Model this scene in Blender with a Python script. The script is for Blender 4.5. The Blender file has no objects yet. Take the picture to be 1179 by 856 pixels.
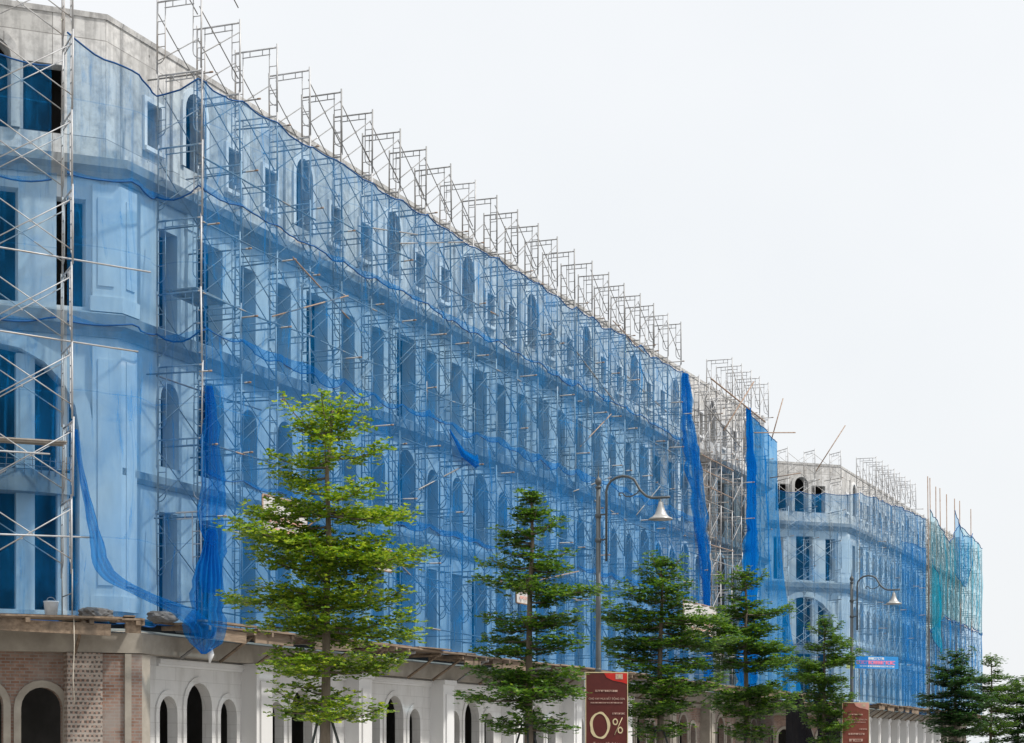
import bpy, math, random
from mathutils import Vector, Matrix, noise
R = math.radians
PI = math.pi
C = bpy.context.scene.collection
sc = bpy.context.scene

# ------------------------------------------------------------------ helpers
class MB:
    """collects geometry, then links it as ONE mesh object"""
    def __init__(s): s.v = []; s.f = []; s.m = []; s.sm = []
    def add(s, vs, fs, mi=0, smooth=False):
        b = len(s.v); s.v += [tuple(p) for p in vs]
        for f in fs:
            s.f.append([i + b for i in f]); s.m.append(mi); s.sm.append(smooth)
    def quad(s, a, b, c, d, mi=0): s.add([a, b, c, d], [(0, 1, 2, 3)], mi)
    def box(s, x0, x1, y0, y1, z0, z1, mi=0, M=None):
        vs = [Vector((x, y, z)) for z in (z0, z1) for y in (y0, y1) for x in (x0, x1)]
        if M is not None: vs = [M @ v for v in vs]
        s.add(vs, [(0, 2, 3, 1), (4, 5, 7, 6), (0, 1, 5, 4), (2, 6, 7, 3), (0, 4, 6, 2), (1, 3, 7, 5)], mi)
    def tube(s, pts, r, n=6, mi=0, cap=True):
        pts = [Vector(p) for p in pts]; k = len(pts)
        rs = r if isinstance(r, (list, tuple)) else [r] * k
        up = None; vs = []
        for i, p in enumerate(pts):
            t = (pts[min(i + 1, k - 1)] - pts[max(i - 1, 0)])
            if t.length < 1e-9: t = Vector((0, 0, 1))
            t.normalize()
            if up is None:
                up = Vector((0, 0, 1)) if abs(t.z) < .9 else Vector((1, 0, 0))
            a = t.cross(up)
            if a.length < 1e-5: a = t.cross(Vector((0, 1, 0)))
            a.normalize(); b = a.cross(t).normalized(); up = b
            for j in range(n):
                q = 2 * PI * j / n
                vs.append(p + (a * math.cos(q) + b * math.sin(q)) * rs[i])
        fs = []
        for i in range(k - 1):
            for j in range(n):
                fs.append((i * n + j, i * n + (j + 1) % n, (i + 1) * n + (j + 1) % n, (i + 1) * n + j))
        if cap:
            fs.append(tuple(range(n - 1, -1, -1))); fs.append(tuple((k - 1) * n + j for j in range(n)))
        s.add(vs, fs, mi, True)
    def lathe(s, prof, n=20, c=(0, 0, 0), mi=0):
        vs = []
        for r, z in prof:
            for j in range(n):
                q = 2 * PI * j / n
                vs.append((c[0] + r * math.cos(q), c[1] + r * math.sin(q), c[2] + z))
        fs = []
        for i in range(len(prof) - 1):
            for j in range(n):
                fs.append((i * n + j, i * n + (j + 1) % n, (i + 1) * n + (j + 1) % n, (i + 1) * n + j))
        s.add(vs, fs, mi, True)
    def mesh(s, name, mats):
        me = bpy.data.meshes.new(name); me.from_pydata(s.v, [], s.f)
        for m in (mats if isinstance(mats, (list, tuple)) else [mats]): me.materials.append(m)
        me.polygons.foreach_set('material_index', s.m); me.polygons.foreach_set('use_smooth', s.sm)
        me.update(); return me
    def build(s, name, mats, parent=None, M=None):
        return link(name, s.mesh(name, mats), parent, M)

def link(name, data, parent=None, M=None):
    o = bpy.data.objects.new(name, data); C.objects.link(o)
    if parent is not None: o.parent = parent
    if M is not None: o.matrix_local = M
    return o
def tag(o, label=None, cat=None, group=None, kind=None):
    if label: o['label'] = label
    if cat: o['category'] = cat
    if group: o['group'] = group
    if kind: o['kind'] = kind
    return o
def thing(name, M, label, cat, group=None):
    o = bpy.data.objects.new(name, None); C.objects.link(o); o.matrix_local = M; o.empty_display_size = .3
    return tag(o, label, cat, group)
def struct(name, mb, m, M=None): return tag(mb.build(name, m, None, M), kind='structure')
def T(x, y, z=0): return Matrix.Translation((x, y, z))
def RZ(a): return Matrix.Rotation(a, 4, 'Z')

# ------------------------------------------------------------------ materials
def newmat(name):
    m = bpy.data.materials.new(name); m.use_nodes = True
    nt = m.node_tree; nt.nodes.clear(); return m, nt, nt.nodes.new('ShaderNodeOutputMaterial')
def N(nt, t, **k):
    n = nt.nodes.new('ShaderNode' + t)
    for a, b in k.items(): setattr(n, a, b)
    return n
def mixc(nt, fac, a, b, mode='MIX'):
    n = N(nt, 'Mix', data_type='RGBA', blend_type=mode)
    for i, v in ((0, fac), (6, a), (7, b)):
        if hasattr(v, 'is_output'): nt.links.new(v, n.inputs[i])
        else: n.inputs[i].default_value = v if not isinstance(v, tuple) else (*v, 1)
    return n.outputs[2]
def ramp(nt, src, stops):
    n = N(nt, 'ValToRGB'); e = n.color_ramp.elements
    while len(e) < len(stops): e.new(.5)
    for k, (p, c) in enumerate(stops):
        e[k].position = p; e[k].color = (*c, 1) if isinstance(c, tuple) else (c, c, c, 1)
    nt.links.new(src, n.inputs[0]); return n.outputs[0]
def noise_t(nt, vec, scale, detail=4, rough=.55, dist=0):
    n = N(nt, 'TexNoise'); n.inputs['Scale'].default_value = scale; n.inputs['Detail'].default_value = detail
    n.inputs['Roughness'].default_value = rough; n.inputs['Distortion'].default_value = dist
    if vec is not None: nt.links.new(vec, n.inputs['Vector'])
    return n.outputs['Fac']
def coords(nt, scale=(1, 1, 1)):
    tc = N(nt, 'TexCoord'); mp = N(nt, 'Mapping'); mp.inputs['Scale'].default_value = scale
    nt.links.new(tc.outputs['Object'], mp.inputs[0]); return mp.outputs[0]
def wallcoords(nt):
    """(x + y, z, 0): lays a pattern on any upright face"""
    tc = N(nt, 'TexCoord'); sx = N(nt, 'SeparateXYZ'); ad = N(nt, 'Math', operation='ADD'); cx = N(nt, 'CombineXYZ')
    nt.links.new(tc.outputs['Object'], sx.inputs[0]); nt.links.new(sx.outputs[0], ad.inputs[0]); nt.links.new(sx.outputs[1], ad.inputs[1])
    nt.links.new(ad.outputs[0], cx.inputs[0]); nt.links.new(sx.outputs[2], cx.inputs[1]); return cx.outputs[0]
def finish(nt, out, col, rough=.8, metal=0, bump=None, bs=.3, bd=.02):
    b = N(nt, 'BsdfPrincipled')
    if hasattr(col, 'is_output'): nt.links.new(col, b.inputs['Base Color'])
    else: b.inputs['Base Color'].default_value = (*col, 1)
    b.inputs['Roughness'].default_value = rough; b.inputs['Metallic'].default_value = metal
    b.inputs['Specular IOR Level'].default_value = .3
    if bump is not None:
        n = N(nt, 'Bump'); n.inputs['Strength'].default_value = bs; n.inputs['Distance'].default_value = bd
        nt.links.new(bump, n.inputs['Height']); nt.links.new(n.outputs[0], b.inputs['Normal'])
    nt.links.new(b.outputs[0], out.inputs[0]); return b
def m_mottled(name, a, b, scale=2., rough=.85, metal=0, stretch=(1, 1, 1), c=None, bs=.25):
    m, nt, out = newmat(name); v = coords(nt, stretch)
    n1 = noise_t(nt, v, scale, 6, .62); n2 = noise_t(nt, v, scale * .17, 3)
    col = ramp(nt, n1, [(.3, a), (.7, b)])
    if c: col = mixc(nt, ramp(nt, n2, [(.45, 0.), (.65, .7)]), col, c)
    finish(nt, out, col, rough, metal, n1, bs); return m
def m_formwork(name, base, dark, bw=1.25, bh=2.3):
    """board-marked cast concrete: panel joints, tie holes, rain streaks"""
    m, nt, out = newmat(name); w = wallcoords(nt)
    br = N(nt, 'TexBrick'); br.offset = 0.; nt.links.new(w, br.inputs[0])
    br.inputs['Scale'].default_value = 1; br.inputs['Brick Width'].default_value = bw; br.inputs['Row Height'].default_value = bh
    br.inputs['Mortar Size'].default_value = .012; br.inputs['Mortar Smooth'].default_value = .3
    br.inputs['Color1'].default_value = (1, 1, 1, 1); br.inputs['Color2'].default_value = (.74, .74, .73, 1); br.inputs['Mortar'].default_value = (.42, .41, .4, 1)
    v = coords(nt); n1 = noise_t(nt, v, 3.5, 7, .65); n3 = noise_t(nt, coords(nt, (2.2, 2.2, .16)), 2.2, 5, .6)
    col = ramp(nt, n1, [(.22, dark), (.55, base)])
    col = mixc(nt, 1, col, br.outputs['Color'], 'MULTIPLY')
    col = mixc(nt, ramp(nt, n3, [(.48, 0.), (.68, .75)]), col, dark)
    vo = N(nt, 'TexVoronoi'); vo.inputs['Scale'].default_value = 1.25; vo.inputs['Randomness'].default_value = .45; nt.links.new(w, vo.inputs[0])
    col = mixc(nt, ramp(nt, vo.outputs['Distance'], [(.0, .8), (.035, .8), (.05, 0.)]), col, (.1, .1, .1))
    finish(nt, out, col, .88, 0, n1, .3); return m
def m_bricks(name, c1, c2, mortar, bw, bh, ms=.012, holes=0.):
    m, nt, out = newmat(name); w = wallcoords(nt)
    br = N(nt, 'TexBrick'); nt.links.new(w, br.inputs[0])
    br.inputs['Scale'].default_value = 1; br.inputs['Brick Width'].default_value = bw; br.inputs['Row Height'].default_value = bh
    br.inputs['Mortar Size'].default_value = ms; br.inputs['Bias'].default_value = -.1
    for k, c in (('Color1', c1), ('Color2', c2), ('Mortar', mortar)): br.inputs[k].default_value = (*c, 1)
    v = coords(nt); n1 = noise_t(nt, v, 6, 5, .6); n2 = noise_t(nt, v, .9, 4, .6)
    col = mixc(nt, .55, br.outputs['Color'], ramp(nt, n1, [(.3, .35), (.7, 1.)]), 'MULTIPLY')
    col = mixc(nt, ramp(nt, n2, [(.42, 0.), (.64, .75)]), col, mortar)
    if holes:
        sp = N(nt, 'SeparateXYZ'); nt.links.new(w, sp.inputs[0])
        fr = []
        for k, per in ((0, bw), (1, bh)):
            d = N(nt, 'Math', operation='DIVIDE'); d.inputs[1].default_value = per; nt.links.new(sp.outputs[k], d.inputs[0])
            fr.append(d)
        fl = N(nt, 'Math', operation='FLOOR'); nt.links.new(fr[1].outputs[0], fl.inputs[0])
        hf = N(nt, 'Math', operation='MULTIPLY_ADD'); hf.inputs[1].default_value = .5; nt.links.new(fl.outputs[0], hf.inputs[0]); nt.links.new(fr[0].outputs[0], hf.inputs[2])
        cx = N(nt, 'CombineXYZ')
        for k, s_ in ((0, hf), (1, fr[1])):
            f_ = N(nt, 'Math', operation='FRACT'); nt.links.new(s_.outputs[0], f_.inputs[0])
            sb = N(nt, 'Math', operation='SUBTRACT'); sb.inputs[1].default_value = .5; nt.links.new(f_.outputs[0], sb.inputs[0])
            ab = N(nt, 'Math', operation='ABSOLUTE'); nt.links.new(sb.outputs[0], ab.inputs[0]); nt.links.new(ab.outputs[0], cx.inputs[k])
        mx = N(nt, 'SeparateXYZ'); nt.links.new(cx.outputs[0], mx.inputs[0])
        mm = N(nt, 'Math', operation='MAXIMUM'); nt.links.new(mx.outputs[0], mm.inputs[0]); nt.links.new(mx.outputs[1], mm.inputs[1])
        wn = noise_t(nt, v, 9, 2); a2 = N(nt, 'Math', operation='MULTIPLY_ADD'); a2.inputs[1].default_value = .8; nt.links.new(wn, a2.inputs[0]); nt.links.new(mm.outputs[0], a2.inputs[2])
        col = mixc(nt, ramp(nt, a2.outputs[0], [(.58, holes), (.70, 0.)]), col, (.025, .02, .02))
    finish(nt, out, col, .92, 0, br.outputs['Fac'], -.4); return m
def m_ashlar(name, base, line, bw, bh):
    m, nt, out = newmat(name); w = wallcoords(nt)
    br = N(nt, 'TexBrick'); br.offset = .5; nt.links.new(w, br.inputs[0])
    br.inputs['Scale'].default_value = 1; br.inputs['Brick Width'].default_value = bw; br.inputs['Row Height'].default_value = bh
    br.inputs['Mortar Size'].default_value = .008
    br.inputs['Color1'].default_value = (*base, 1); br.inputs['Color2'].default_value = (*[c * .95 for c in base], 1); br.inputs['Mortar'].default_value = (*line, 1)
    v = coords(nt); n1 = noise_t(nt, v, 2.2, 6, .65); n2 = noise_t(nt, coords(nt, (1.6, 1.6, .25)), 1.4, 5)
    col = mixc(nt, .5, br.outputs['Color'], ramp(nt, n1, [(.3, .82), (.6, 1.)]), 'MULTIPLY')
    col = mixc(nt, ramp(nt, n2, [(.48, 0.), (.75, .55)]), col, (.36, .34, .31))
    finish(nt, out, col, .75, 0, br.outputs['Fac'], -.25); return m
def m_net(name, col, tint, a0, a1, trans=.45):
    """woven safety net: part of the light goes straight through, the rest is blue thread"""
    m, nt, out = newmat(name)
    v = coords(nt, (1., 1., .22)); n1 = noise_t(nt, v, 2.6, 5, .62, .4); n2 = noise_t(nt, coords(nt), .55, 3)
    s_ = N(nt, 'Math', operation='MULTIPLY_ADD'); s_.inputs[1].default_value = .55; nt.links.new(n1, s_.inputs[0])
    h = N(nt, 'Math', operation='MULTIPLY'); h.inputs[1].default_value = .45; nt.links.new(n2, h.inputs[0]); nt.links.new(h.outputs[0], s_.inputs[2])
    fac = ramp(nt, s_.outputs[0], [(.34, a0), (.66, a1)])
    n3 = noise_t(nt, coords(nt, (1., 1., .11)), 3.8, 4, .6, 1.2); n4 = noise_t(nt, coords(nt, (.6, .6, 1.)), 1.6, 3, .5, .8)
    w = wallcoords(nt); br = N(nt, 'TexBrick'); br.offset = .37; nt.links.new(w, br.inputs[0]); br.inputs['Scale'].default_value = 1
    br.inputs['Brick Width'].default_value = 2.4; br.inputs['Row Height'].default_value = 3.3; br.inputs['Mortar Size'].default_value = .02; br.inputs['Mortar Smooth'].default_value = .5
    sm = N(nt, 'Math', operation='MULTIPLY'); sm.inputs[1].default_value = .16; nt.links.new(br.outputs['Fac'], sm.inputs[0])
    for extra in (ramp(nt, n3, [(.56, 0.), (.70, .26)]), ramp(nt, n4, [(.55, 0.), (.72, .14)]), sm.outputs[0]):
        ad = N(nt, 'Math', operation='ADD', use_clamp=True); nt.links.new(fac, ad.inputs[0]); nt.links.new(extra, ad.inputs[1]); fac = ad.outputs[0]
    c = mixc(nt, n2, tuple(x * .85 for x in col), tuple(min(1, x * 1.12) for x in col))
    df = N(nt, 'BsdfDiffuse'); tl = N(nt, 'BsdfTranslucent'); tr = N(nt, 'BsdfTransparent'); tr.inputs[0].default_value = (*tint, 1)
    nt.links.new(c, df.inputs[0]); nt.links.new(c, tl.inputs[0])
    m1 = N(nt, 'MixShader'); m1.inputs[0].default_value = trans; nt.links.new(df.outputs[0], m1.inputs[1]); nt.links.new(tl.outputs[0], m1.inputs[2])
    m2 = N(nt, 'MixShader'); nt.links.new(fac, m2.inputs[0]); nt.links.new(tr.outputs[0], m2.inputs[1]); nt.links.new(m1.outputs[0], m2.inputs[2])
    nt.links.new(m2.outputs[0], out.inputs[0]); return m
def m_leaf(name, a, b, c):
    m, nt, out = newmat(name); g = N(nt, 'NewGeometry')
    col = ramp(nt, g.outputs['Random Per Island'], [(0, a), (.55, b), (1, c)])
    p = N(nt, 'BsdfPrincipled'); nt.links.new(col, p.inputs['Base Color']); p.inputs['Roughness'].default_value = .45; p.inputs['Specular IOR Level'].default_value = .35
    tl = N(nt, 'BsdfTranslucent'); nt.links.new(mixc(nt, 1, col, (1.5, 1.5, .5), 'MULTIPLY'), tl.inputs[0])
    mx = N(nt, 'MixShader'); mx.inputs[0].default_value = .35; nt.links.new(p.outputs[0], mx.inputs[1]); nt.links.new(tl.outputs[0], mx.inputs[2])
    nt.links.new(mx.outputs[0], out.inputs[0]); return m
def m_plain(name, col, rough=.6, metal=0):
    m, nt, out = newmat(name); v = coords(nt); n1 = noise_t(nt, v, 7, 4)
    c = mixc(nt, 1, col, ramp(nt, n1, [(.3, .84), (.7, 1.08)]), 'MULTIPLY'); finish(nt, out, c, rough, metal, n1, .08); return m

PLASTER = m_mottled('plaster', (.66, .665, .67), (.80, .80, .80), 1.6, .88, 0, (1, 1, .35), (.50, .495, .49))
FORM = m_formwork('cast_concrete', (.70, .69, .675), (.31, .305, .30))
RAW = m_mottled('raw_concrete', (.25, .235, .215), (.42, .395, .365), 2.2, .9, 0, (1, 1, .6), (.18, .165, .15))
CORNICE = m_mottled('cornice_concrete', (.30, .30, .30), (.46, .46, .46), 2.4, .9, 0, (1, 1, 1), (.2, .2, .2))
INNER = m_mottled('shaded_inner_concrete', (.055, .052, .05), (.10, .095, .09), 1.2)  # darkness of the unlit rooms put into the concrete colour
BEAM = m_mottled('beam_concrete', (.26, .235, .20), (.40, .365, .31), 1.8, .92, 0, (1, 1, 1), (.17, .15, .13))
BRICK = m_bricks('bricks', (.25, .135, .095), (.35, .22, .165), (.29, .26, .235), .21, .075)
HOLLOW = m_bricks('hollow_bricks', (.34, .215, .165), (.47, .36, .30), (.38, .34, .30), .105, .105, .02, .75)
WHITE = m_ashlar('white_render', (.66, .655, .64), (.53, .525, .51), .9, .34)
WHITEP = m_mottled('white_pier', (.66, .66, .66), (.74, .74, .73), 1.5, .7, 0, (1, 1, .4), (.58, .57, .55))
SHUT = m_mottled('shutter', (.42, .43, .44), (.5, .51, .52), 2, .6)
STEEL = m_mottled('galvanised_tube', (.22, .225, .23), (.37, .37, .37), 5, .5, .25, (1, 1, 1), (.20, .17, .14), .1)
STEELP = m_mottled('new_galvanised_tube', (.36, .37, .38), (.54, .54, .55), 5, .45, .25, (1, 1, 1), (.38, .33, .28), .1)
RUSTY = m_mottled('rusty_tube', (.26, .15, .09), (.40, .33, .28), 6, .7, .2)
WOOD = m_mottled('weathered_timber', (.14, .10, .07), (.33, .25, .18), 3, .9, 0, (.5, 4, 4), (.09, .075, .06))
PLY = m_mottled('ply_board', (.30, .27, .24), (.45, .41, .36), 3, .85)
NET = m_net('blue_net', (.012, .255, .655), (.76, .905, .985), .13, .38)
NETM = m_net('shaded_blue_net', (.012, .225, .61), (.66, .85, .98), .20, .46)  # darker and denser: shade low on the facade put into the net colour
NETP = m_net('pale_blue_net', (.016, .265, .66), (.83, .94, .99), .10, .30)
NET2 = m_net('doubled_blue_net', (.006, .235, .64), (.5, .8, 1.0), .34, .62)
NETD = m_net('dense_blue_net', (.008, .21, .58), (.55, .8, 1.0), .30, .62)
TEAL = m_net('teal_net', (.03, .37, .56), (.84, .97, 1.0), .11, .28)
TEALD = m_net('doubled_teal_net', (.015, .35, .50), (.65, .93, 1.0), .28, .55)
HEM = m_plain('net_hem', (.012, .085, .25), .8)
BLACKNET = m_net('black_shade_net', (.012, .012, .014), (.5, .5, .5), .9, .97)
LAMP = m_mottled('lamp_paint', (.075, .085, .09), (.11, .12, .125), 6, .45, .1)
BELL = m_mottled('lamp_bell', (.36, .36, .35), (.50, .49, .47), 6, .4, .4)
BARK = m_mottled('bark', (.13, .10, .075), (.27, .22, .17), 9, .95, 0, (1, 1, .3), (.09, .08, .07), .6)
LEAFA = m_leaf('leaf_young_sunlit', (.065, .15, .016), (.18, .295, .028), (.42, .48, .06))  # yellower young leaves, with the nearest tree's sunlight also put into the colour
LEAFB = m_leaf('leaf_deep', (.036, .10, .02), (.075, .165, .028), (.19, .29, .04))
LEAFC = m_leaf('leaf_far', (.025, .075, .025), (.04, .105, .035), (.075, .15, .05))
MAROON = m_plain('maroon_panel', (.115, .022, .018), .45)
MAROON2 = m_plain('faded_maroon_panel', (.21, .055, .035), .5)
SIGNSIDE = m_plain('sign_casing', (.75, .75, .74), .5)
GOLD = m_plain('gold_lettering', (.72, .60, .36), .5)
CREAM = m_plain('cream_lettering', (.62, .42, .34), .5)
RED = m_plain('red_corner', (.62, .03, .02), .5)
BANW = m_plain('white_banner', (.56, .545, .53), .7)
BANB = m_plain('blue_banner', (.03, .27, .66), .6)
BANY = m_plain('yellow_banner', (.85, .68, .05), .6)
PINK = m_plain('pink_lettering', (.80, .22, .36), .6)
REDL = m_plain('red_lettering', (.68, .34, .28), .6)
BUCKET = m_plain('bucket_plastic', (.62, .68, .74), .5)
ROPE = m_plain('rope', (.55, .5, .42), .9)
RUBBLE = m_mottled('rubble', (.09, .09, .09), (.16, .16, .16), 5, .95)

# ------------------------------------------------------------------ frame of the place
ALPHA = math.atan2(921, 2300)                     # street direction, measured from the view axis
FOLD = Vector((-9.198, 46.65, 0))
F = T(*FOLD) @ RZ(PI / 2 - ALPHA)                 # local x = along the facade, y = into the building, z = up
FB = F @ T(78.5, 0)
S45 = RZ(-PI / 4)                                 # corner face: x along it (to the right), y into the building
LF = 5.75                                         # width of the corner face

def offset_path(path, o):
    """mitred offset of an open plan polyline; o > 0 goes outward"""
    out = []
    for i, p in enumerate(path):
        ns = []
        for a, b in ((i - 1, i), (i, i + 1)):
            if a >= 0 and b < len(path):
                d = Vector((path[b][0] - path[a][0], path[b][1] - path[a][1])).normalized(); ns.append(Vector((d.y, -d.x)))
        n = sum(ns, Vector((0, 0))); n.normalize()
        k = o / max(.2, n.dot(ns[0])); out.append((p[0] + n.x * k, p[1] + n.y * k))
    return out
def sweep(mb, path, prof, mi=0):
    """prof: closed list of (outward, z)"""
    cols = [[(q[0], q[1], z) for q in offset_path(path, o)] for o, z in prof]
    k = len(prof)
    for i in range(len(path) - 1):
        for j in range(k):
            a, b = cols[j], cols[(j + 1) % k]
            mb.quad(a[i], a[i + 1], b[i + 1], b[i], mi)
    for i in (0, len(path) - 1): mb.add([c[i] for c in cols], [tuple(range(k))], mi)
def arch_pts(x, w, zb, arch, n=10):
    """outline of an opening's head from left to right"""
    r = w / 2
    if not arch: return [(x - r, zb), (x + r, zb)]
    rise = r * arch
    return [(x - r * math.cos(PI * i / n), zb - rise + rise * math.sin(PI * i / n)) for i in range(n + 1)]
def wall(mb, s0, s1, z0, z1, ops, y=0., th=.42, mi=0):
    """upright slab with openings (centre, width, bottom, top, arch) and their reveals"""
    x = s0
    def face(a, b, c, d):
        for yy in (y, y + th): mb.quad((a, yy, c), (b, yy, c), (b, yy, d), (a, yy, d), mi)
    for (c, w, za, zb, ar) in sorted(ops):
        l, r = c - w / 2, c + w / 2
        if l > x + 1e-4: face(x, l, z0, z1)
        if za > z0 + 1e-4: face(l, r, z0, za)
        hd = arch_pts(c, w, zb, ar)
        for (xa, a), (xb, b) in zip(hd, hd[1:]):
            for yy in (y, y + th): mb.quad((xa, yy, a), (xb, yy, b), (xb, yy, z1), (xa, yy, z1), mi)
            mb.quad((xa, y, a), (xb, y, b), (xb, y + th, b), (xa, y + th, a), mi)
        zl, zr = hd[0][1], hd[-1][1]
        mb.quad((l, y, za), (l, y, zl), (l, y + th, zl), (l, y + th, za), mi)
        mb.quad((r, y, za), (r, y, zr), (r, y + th, zr), (r, y + th, za), mi)
        mb.quad((l, y, za), (r, y, za), (r, y + th, za), (l, y + th, za), mi)
        x = r
    if s1 > x + 1e-4: face(x, s1, z0, z1)
    for xx in (s0, s1): mb.quad((xx, y, z0), (xx, y + th, z0), (xx, y + th, z1), (xx, y, z1), mi)
    mb.quad((s0, y, z1), (s1, y, z1), (s1, y + th, z1), (s0, y + th, z1), mi)
def surround(c, w, za, zb, ar, t=.14, y0=-.06, y1=.004, sill=False):
    """raised moulding round an opening"""
    mb = MB()
    inn = [(c - w / 2, za)] + arch_pts(c, w, zb, ar) + [(c + w / 2, za)]
    out = [(c - w / 2 - t, za)] + arch_pts(c, w + 2 * t, zb + t, ar) + [(c + w / 2 + t, za)]
    for i in range(len(inn) - 1):
        a, b, d, e = inn[i], inn[i + 1], out[i + 1], out[i]
        P = lambda q, y: (q[0], y, q[1])
        mb.quad(P(a, y0), P(b, y0), P(d, y0), P(e, y0)); mb.quad(P(e, y0), P(d, y0), P(d, y1), P(e, y1)); mb.quad(P(a, y0), P(b, y0), P(b, y1), P(a, y1))
    if sill: mb.box(c - w / 2 - t, c + w / 2 + t, y0 - .05, y1, za - .1, za)
    return mb

# ------------------------------------------------------------------ the two blocks
def make_block(M, L, depth, label, finished, far=False):
    rnd = random.Random(5 if not far else 6)
    root = thing('concrete_building', M, label, 'building')
    k = LF * math.sqrt(.5)
    path = [(-k, k + 13), (-k, k), (0, 0), (L, 0), (L, depth)]
    P = lambda mb, name, m, Mx=None: mb.build(name, m, root, Mx)
    # window positions along the long face
    cols = []
    i = 0
    while 2.2 + 1.96 * i < L - 1.2: cols.append((2.2 + 1.96 * i, i % 3 == 1)); i += 1
    # --- long face, three storeys
    cut = L if far else 2.2 + 1.96 * 19 + .98
    for a, b, mt in ((0, cut, PLASTER), (cut, L, RAW)):
        if b - a < 1: continue
        cs = [(c, w) for c, w in cols if a < c < b]; mb = MB()
        wall(mb, a, b, 4.85, 8.2, [(c, 1.32 if w else .84, 5.0, 7.5, 0) for c, w in cs])
        wall(mb, a, b, 8.2, 11.6, [(c, 1.32 if w else .84, 8.6, 11.0 if w else 10.65, 1) for c, w in cs])
        wall(mb, a, b, 11.6, 15.3, [(c, 1.32 if w else .84, 11.95, 14.5 if w else 14.35, 0) for c, w in cs])
        o_ = P(mb, 'wall', mt)
        if mt is RAW: o_['label'] = 'bare unplastered grey brown wall'
    # --- attic, set back
    ap = offset_path(path, -.45)
    ax, ay = ap[2]
    mb = MB()
    wall(mb, ax, L - .45, 15.3, 18.95, [(c, 1.0 if w else .66, 16.4, 18.35 if w else 17.5, 1 if w else 0) for c, w in cols], ay)
    P(mb, 'attic_wall', FORM)
    for c, w in cols:
        P(surround(c, 1.0 if w else .66, 16.4, 18.35 if w else 17.5, 1 if w else 0, .15 if w else .12, ay - .07, ay + .003, not w), 'attic_window_surround', PLASTER)
        P(surround(c, 1.32 if w else .84, 8.6, 11.0 if w else 10.65, 1, .13, -.05), 'arch_surround', PLASTER)
    # pilasters between the groups of three
    for c, w in cols:
        if w:
            for dx in (-.98, ):
                mb = MB(); mb.box(c + dx - .2, c + dx + .2, -.08, .002, 11.92, 15.0); mb.box(c + dx - .24, c + dx + .24, -.11, .001, 14.6, 14.78)
                P(mb, 'pilaster', PLASTER)
                mb = MB(); mb.box(c + dx - .17, c + dx + .17, ay - .08, ay + .002, 15.6, 18.5); P(mb, 'attic_pilaster', FORM)
    # --- corner face
    fc = -LF / 2
    mb = MB()
    wall(mb, -LF, 0, 4.85, 11.6, [(fc, 3.9, 4.95, 11.0, 1)])
    wall(mb, -LF, 0, 11.6, 15.3, [(fc, 1.16, 12.0, 14.6, 0), (-1.09, .68, 12.0, 14.5, 0), (-LF + 1.09, .68, 12.0, 14.5, 0)])
    P(mb, 'corner_wall', PLASTER, S45)
    P(surround(fc, 3.9, 4.95, 11.0, 1, .34, -.16, .004), 'corner_arch_surround', PLASTER, S45)
    la = (Vector(ap[2]) - Vector(ap[1])).length
    MA = T(ax, ay) @ S45
    mb = MB(); ca = -la / 2
    wall(mb, -la, 0, 15.3, 18.95, [(ca, .95, 16.1, 18.15, 1), (-1.45, .95, 16.1, 17.7, 0), (-la + 1.45, .95, 16.1, 17.7, 0)])
    P(mb, 'attic_corner_wall', FORM, MA)
    P(surround(ca, .95, 16.1, 18.15, 1, .2, -.12, .003), 'attic_window_surround', FORM, MA)
    # the big arch is divided by columns and a bulging balcony
    for t in (1.26, 2.12, LF - 2.12, LF - 1.26):
        w = .21 if abs(t - LF / 2) < 1 else .13
        hh = 9.05 + math.sqrt(max(0, 1.95 ** 2 - (t - LF / 2) ** 2)) - .02
        mb = MB(); mb.box(-t - w, -t + w, .06, .3, 4.95, 7.7); mb.box(-t - w, -t + w, .06, .3, 8.2, hh); mb.box(-t - w * .6, -t + w * .6, .03, .06, 8.3, hh - .25)
        P(mb, 'arch_column', PLASTER, S45)
    mb = MB()
    pts = [(fc + 1.95 * math.cos(PI + PI * q / 14), .3 - .72 * math.sin(PI * q / 14)) for q in range(15)]
    for (xa, ya), (xb, yb) in zip(pts, pts[1:]):
        mb.quad((xa, ya, 7.62), (xb, yb, 7.62), (xb, yb, 8.12), (xa, ya, 8.12))
        for z in (7.62, 8.12): mb.quad((xa, ya, z), (xb, yb, z), (xb, .3, z), (xa, .3, z))
    P(mb, 'balcony', CORNICE, S45)
    mb = MB()                                       # steel mesh left in the balcony front
    for q in range(29):
        u = q / 28; a = PI + PI * u; x, y = fc + 1.97 * math.cos(a), .3 - .75 * math.sin(PI * u)
        mb.tube([(x, y, 8.0), (x + rnd.uniform(-.04, .04), y, 8.5 + rnd.uniform(-.12, .05))], .009, 4)
    for z in (8.2, 8.34): mb.tube([(fc + 1.97 * math.cos(PI + PI * q / 14), .3 - .75 * math.sin(PI * q / 14), z) for q in range(15)], .008, 4)
    P(mb, 'rebar_mesh', RUSTY, S45)
    # pilasters both sides of the fold
    mb = MB()
    for z0, z1 in ((5.3, 11.1), (12.25, 14.85)):
        sweep(mb, [(-.62 * .7071, .62 * .7071), (0, 0), (.62, 0)], [(-.003, z0), (.12, z0), (.12, z1), (-.003, z1)])
        sweep(mb, [(-.68 * .7071, .68 * .7071), (0, 0), (.68, 0)], [(-.002, z0 - .35), (.17, z0 - .35), (.17, z0), (-.002, z0)])
        sweep(mb, [(-.5 * .7071, .5 * .7071), (-.12 * .7071, .12 * .7071)], [(.118, z0 + .25), (.15, z0 + .25), (.15, z1 - .3), (.118, z1 - .3)])
        sweep(mb, [(.14, 0), (.5, 0)], [(.118, z0 + .25), (.15, z0 + .25), (.15, z1 - .3), (.118, z1 - .3)])
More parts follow.
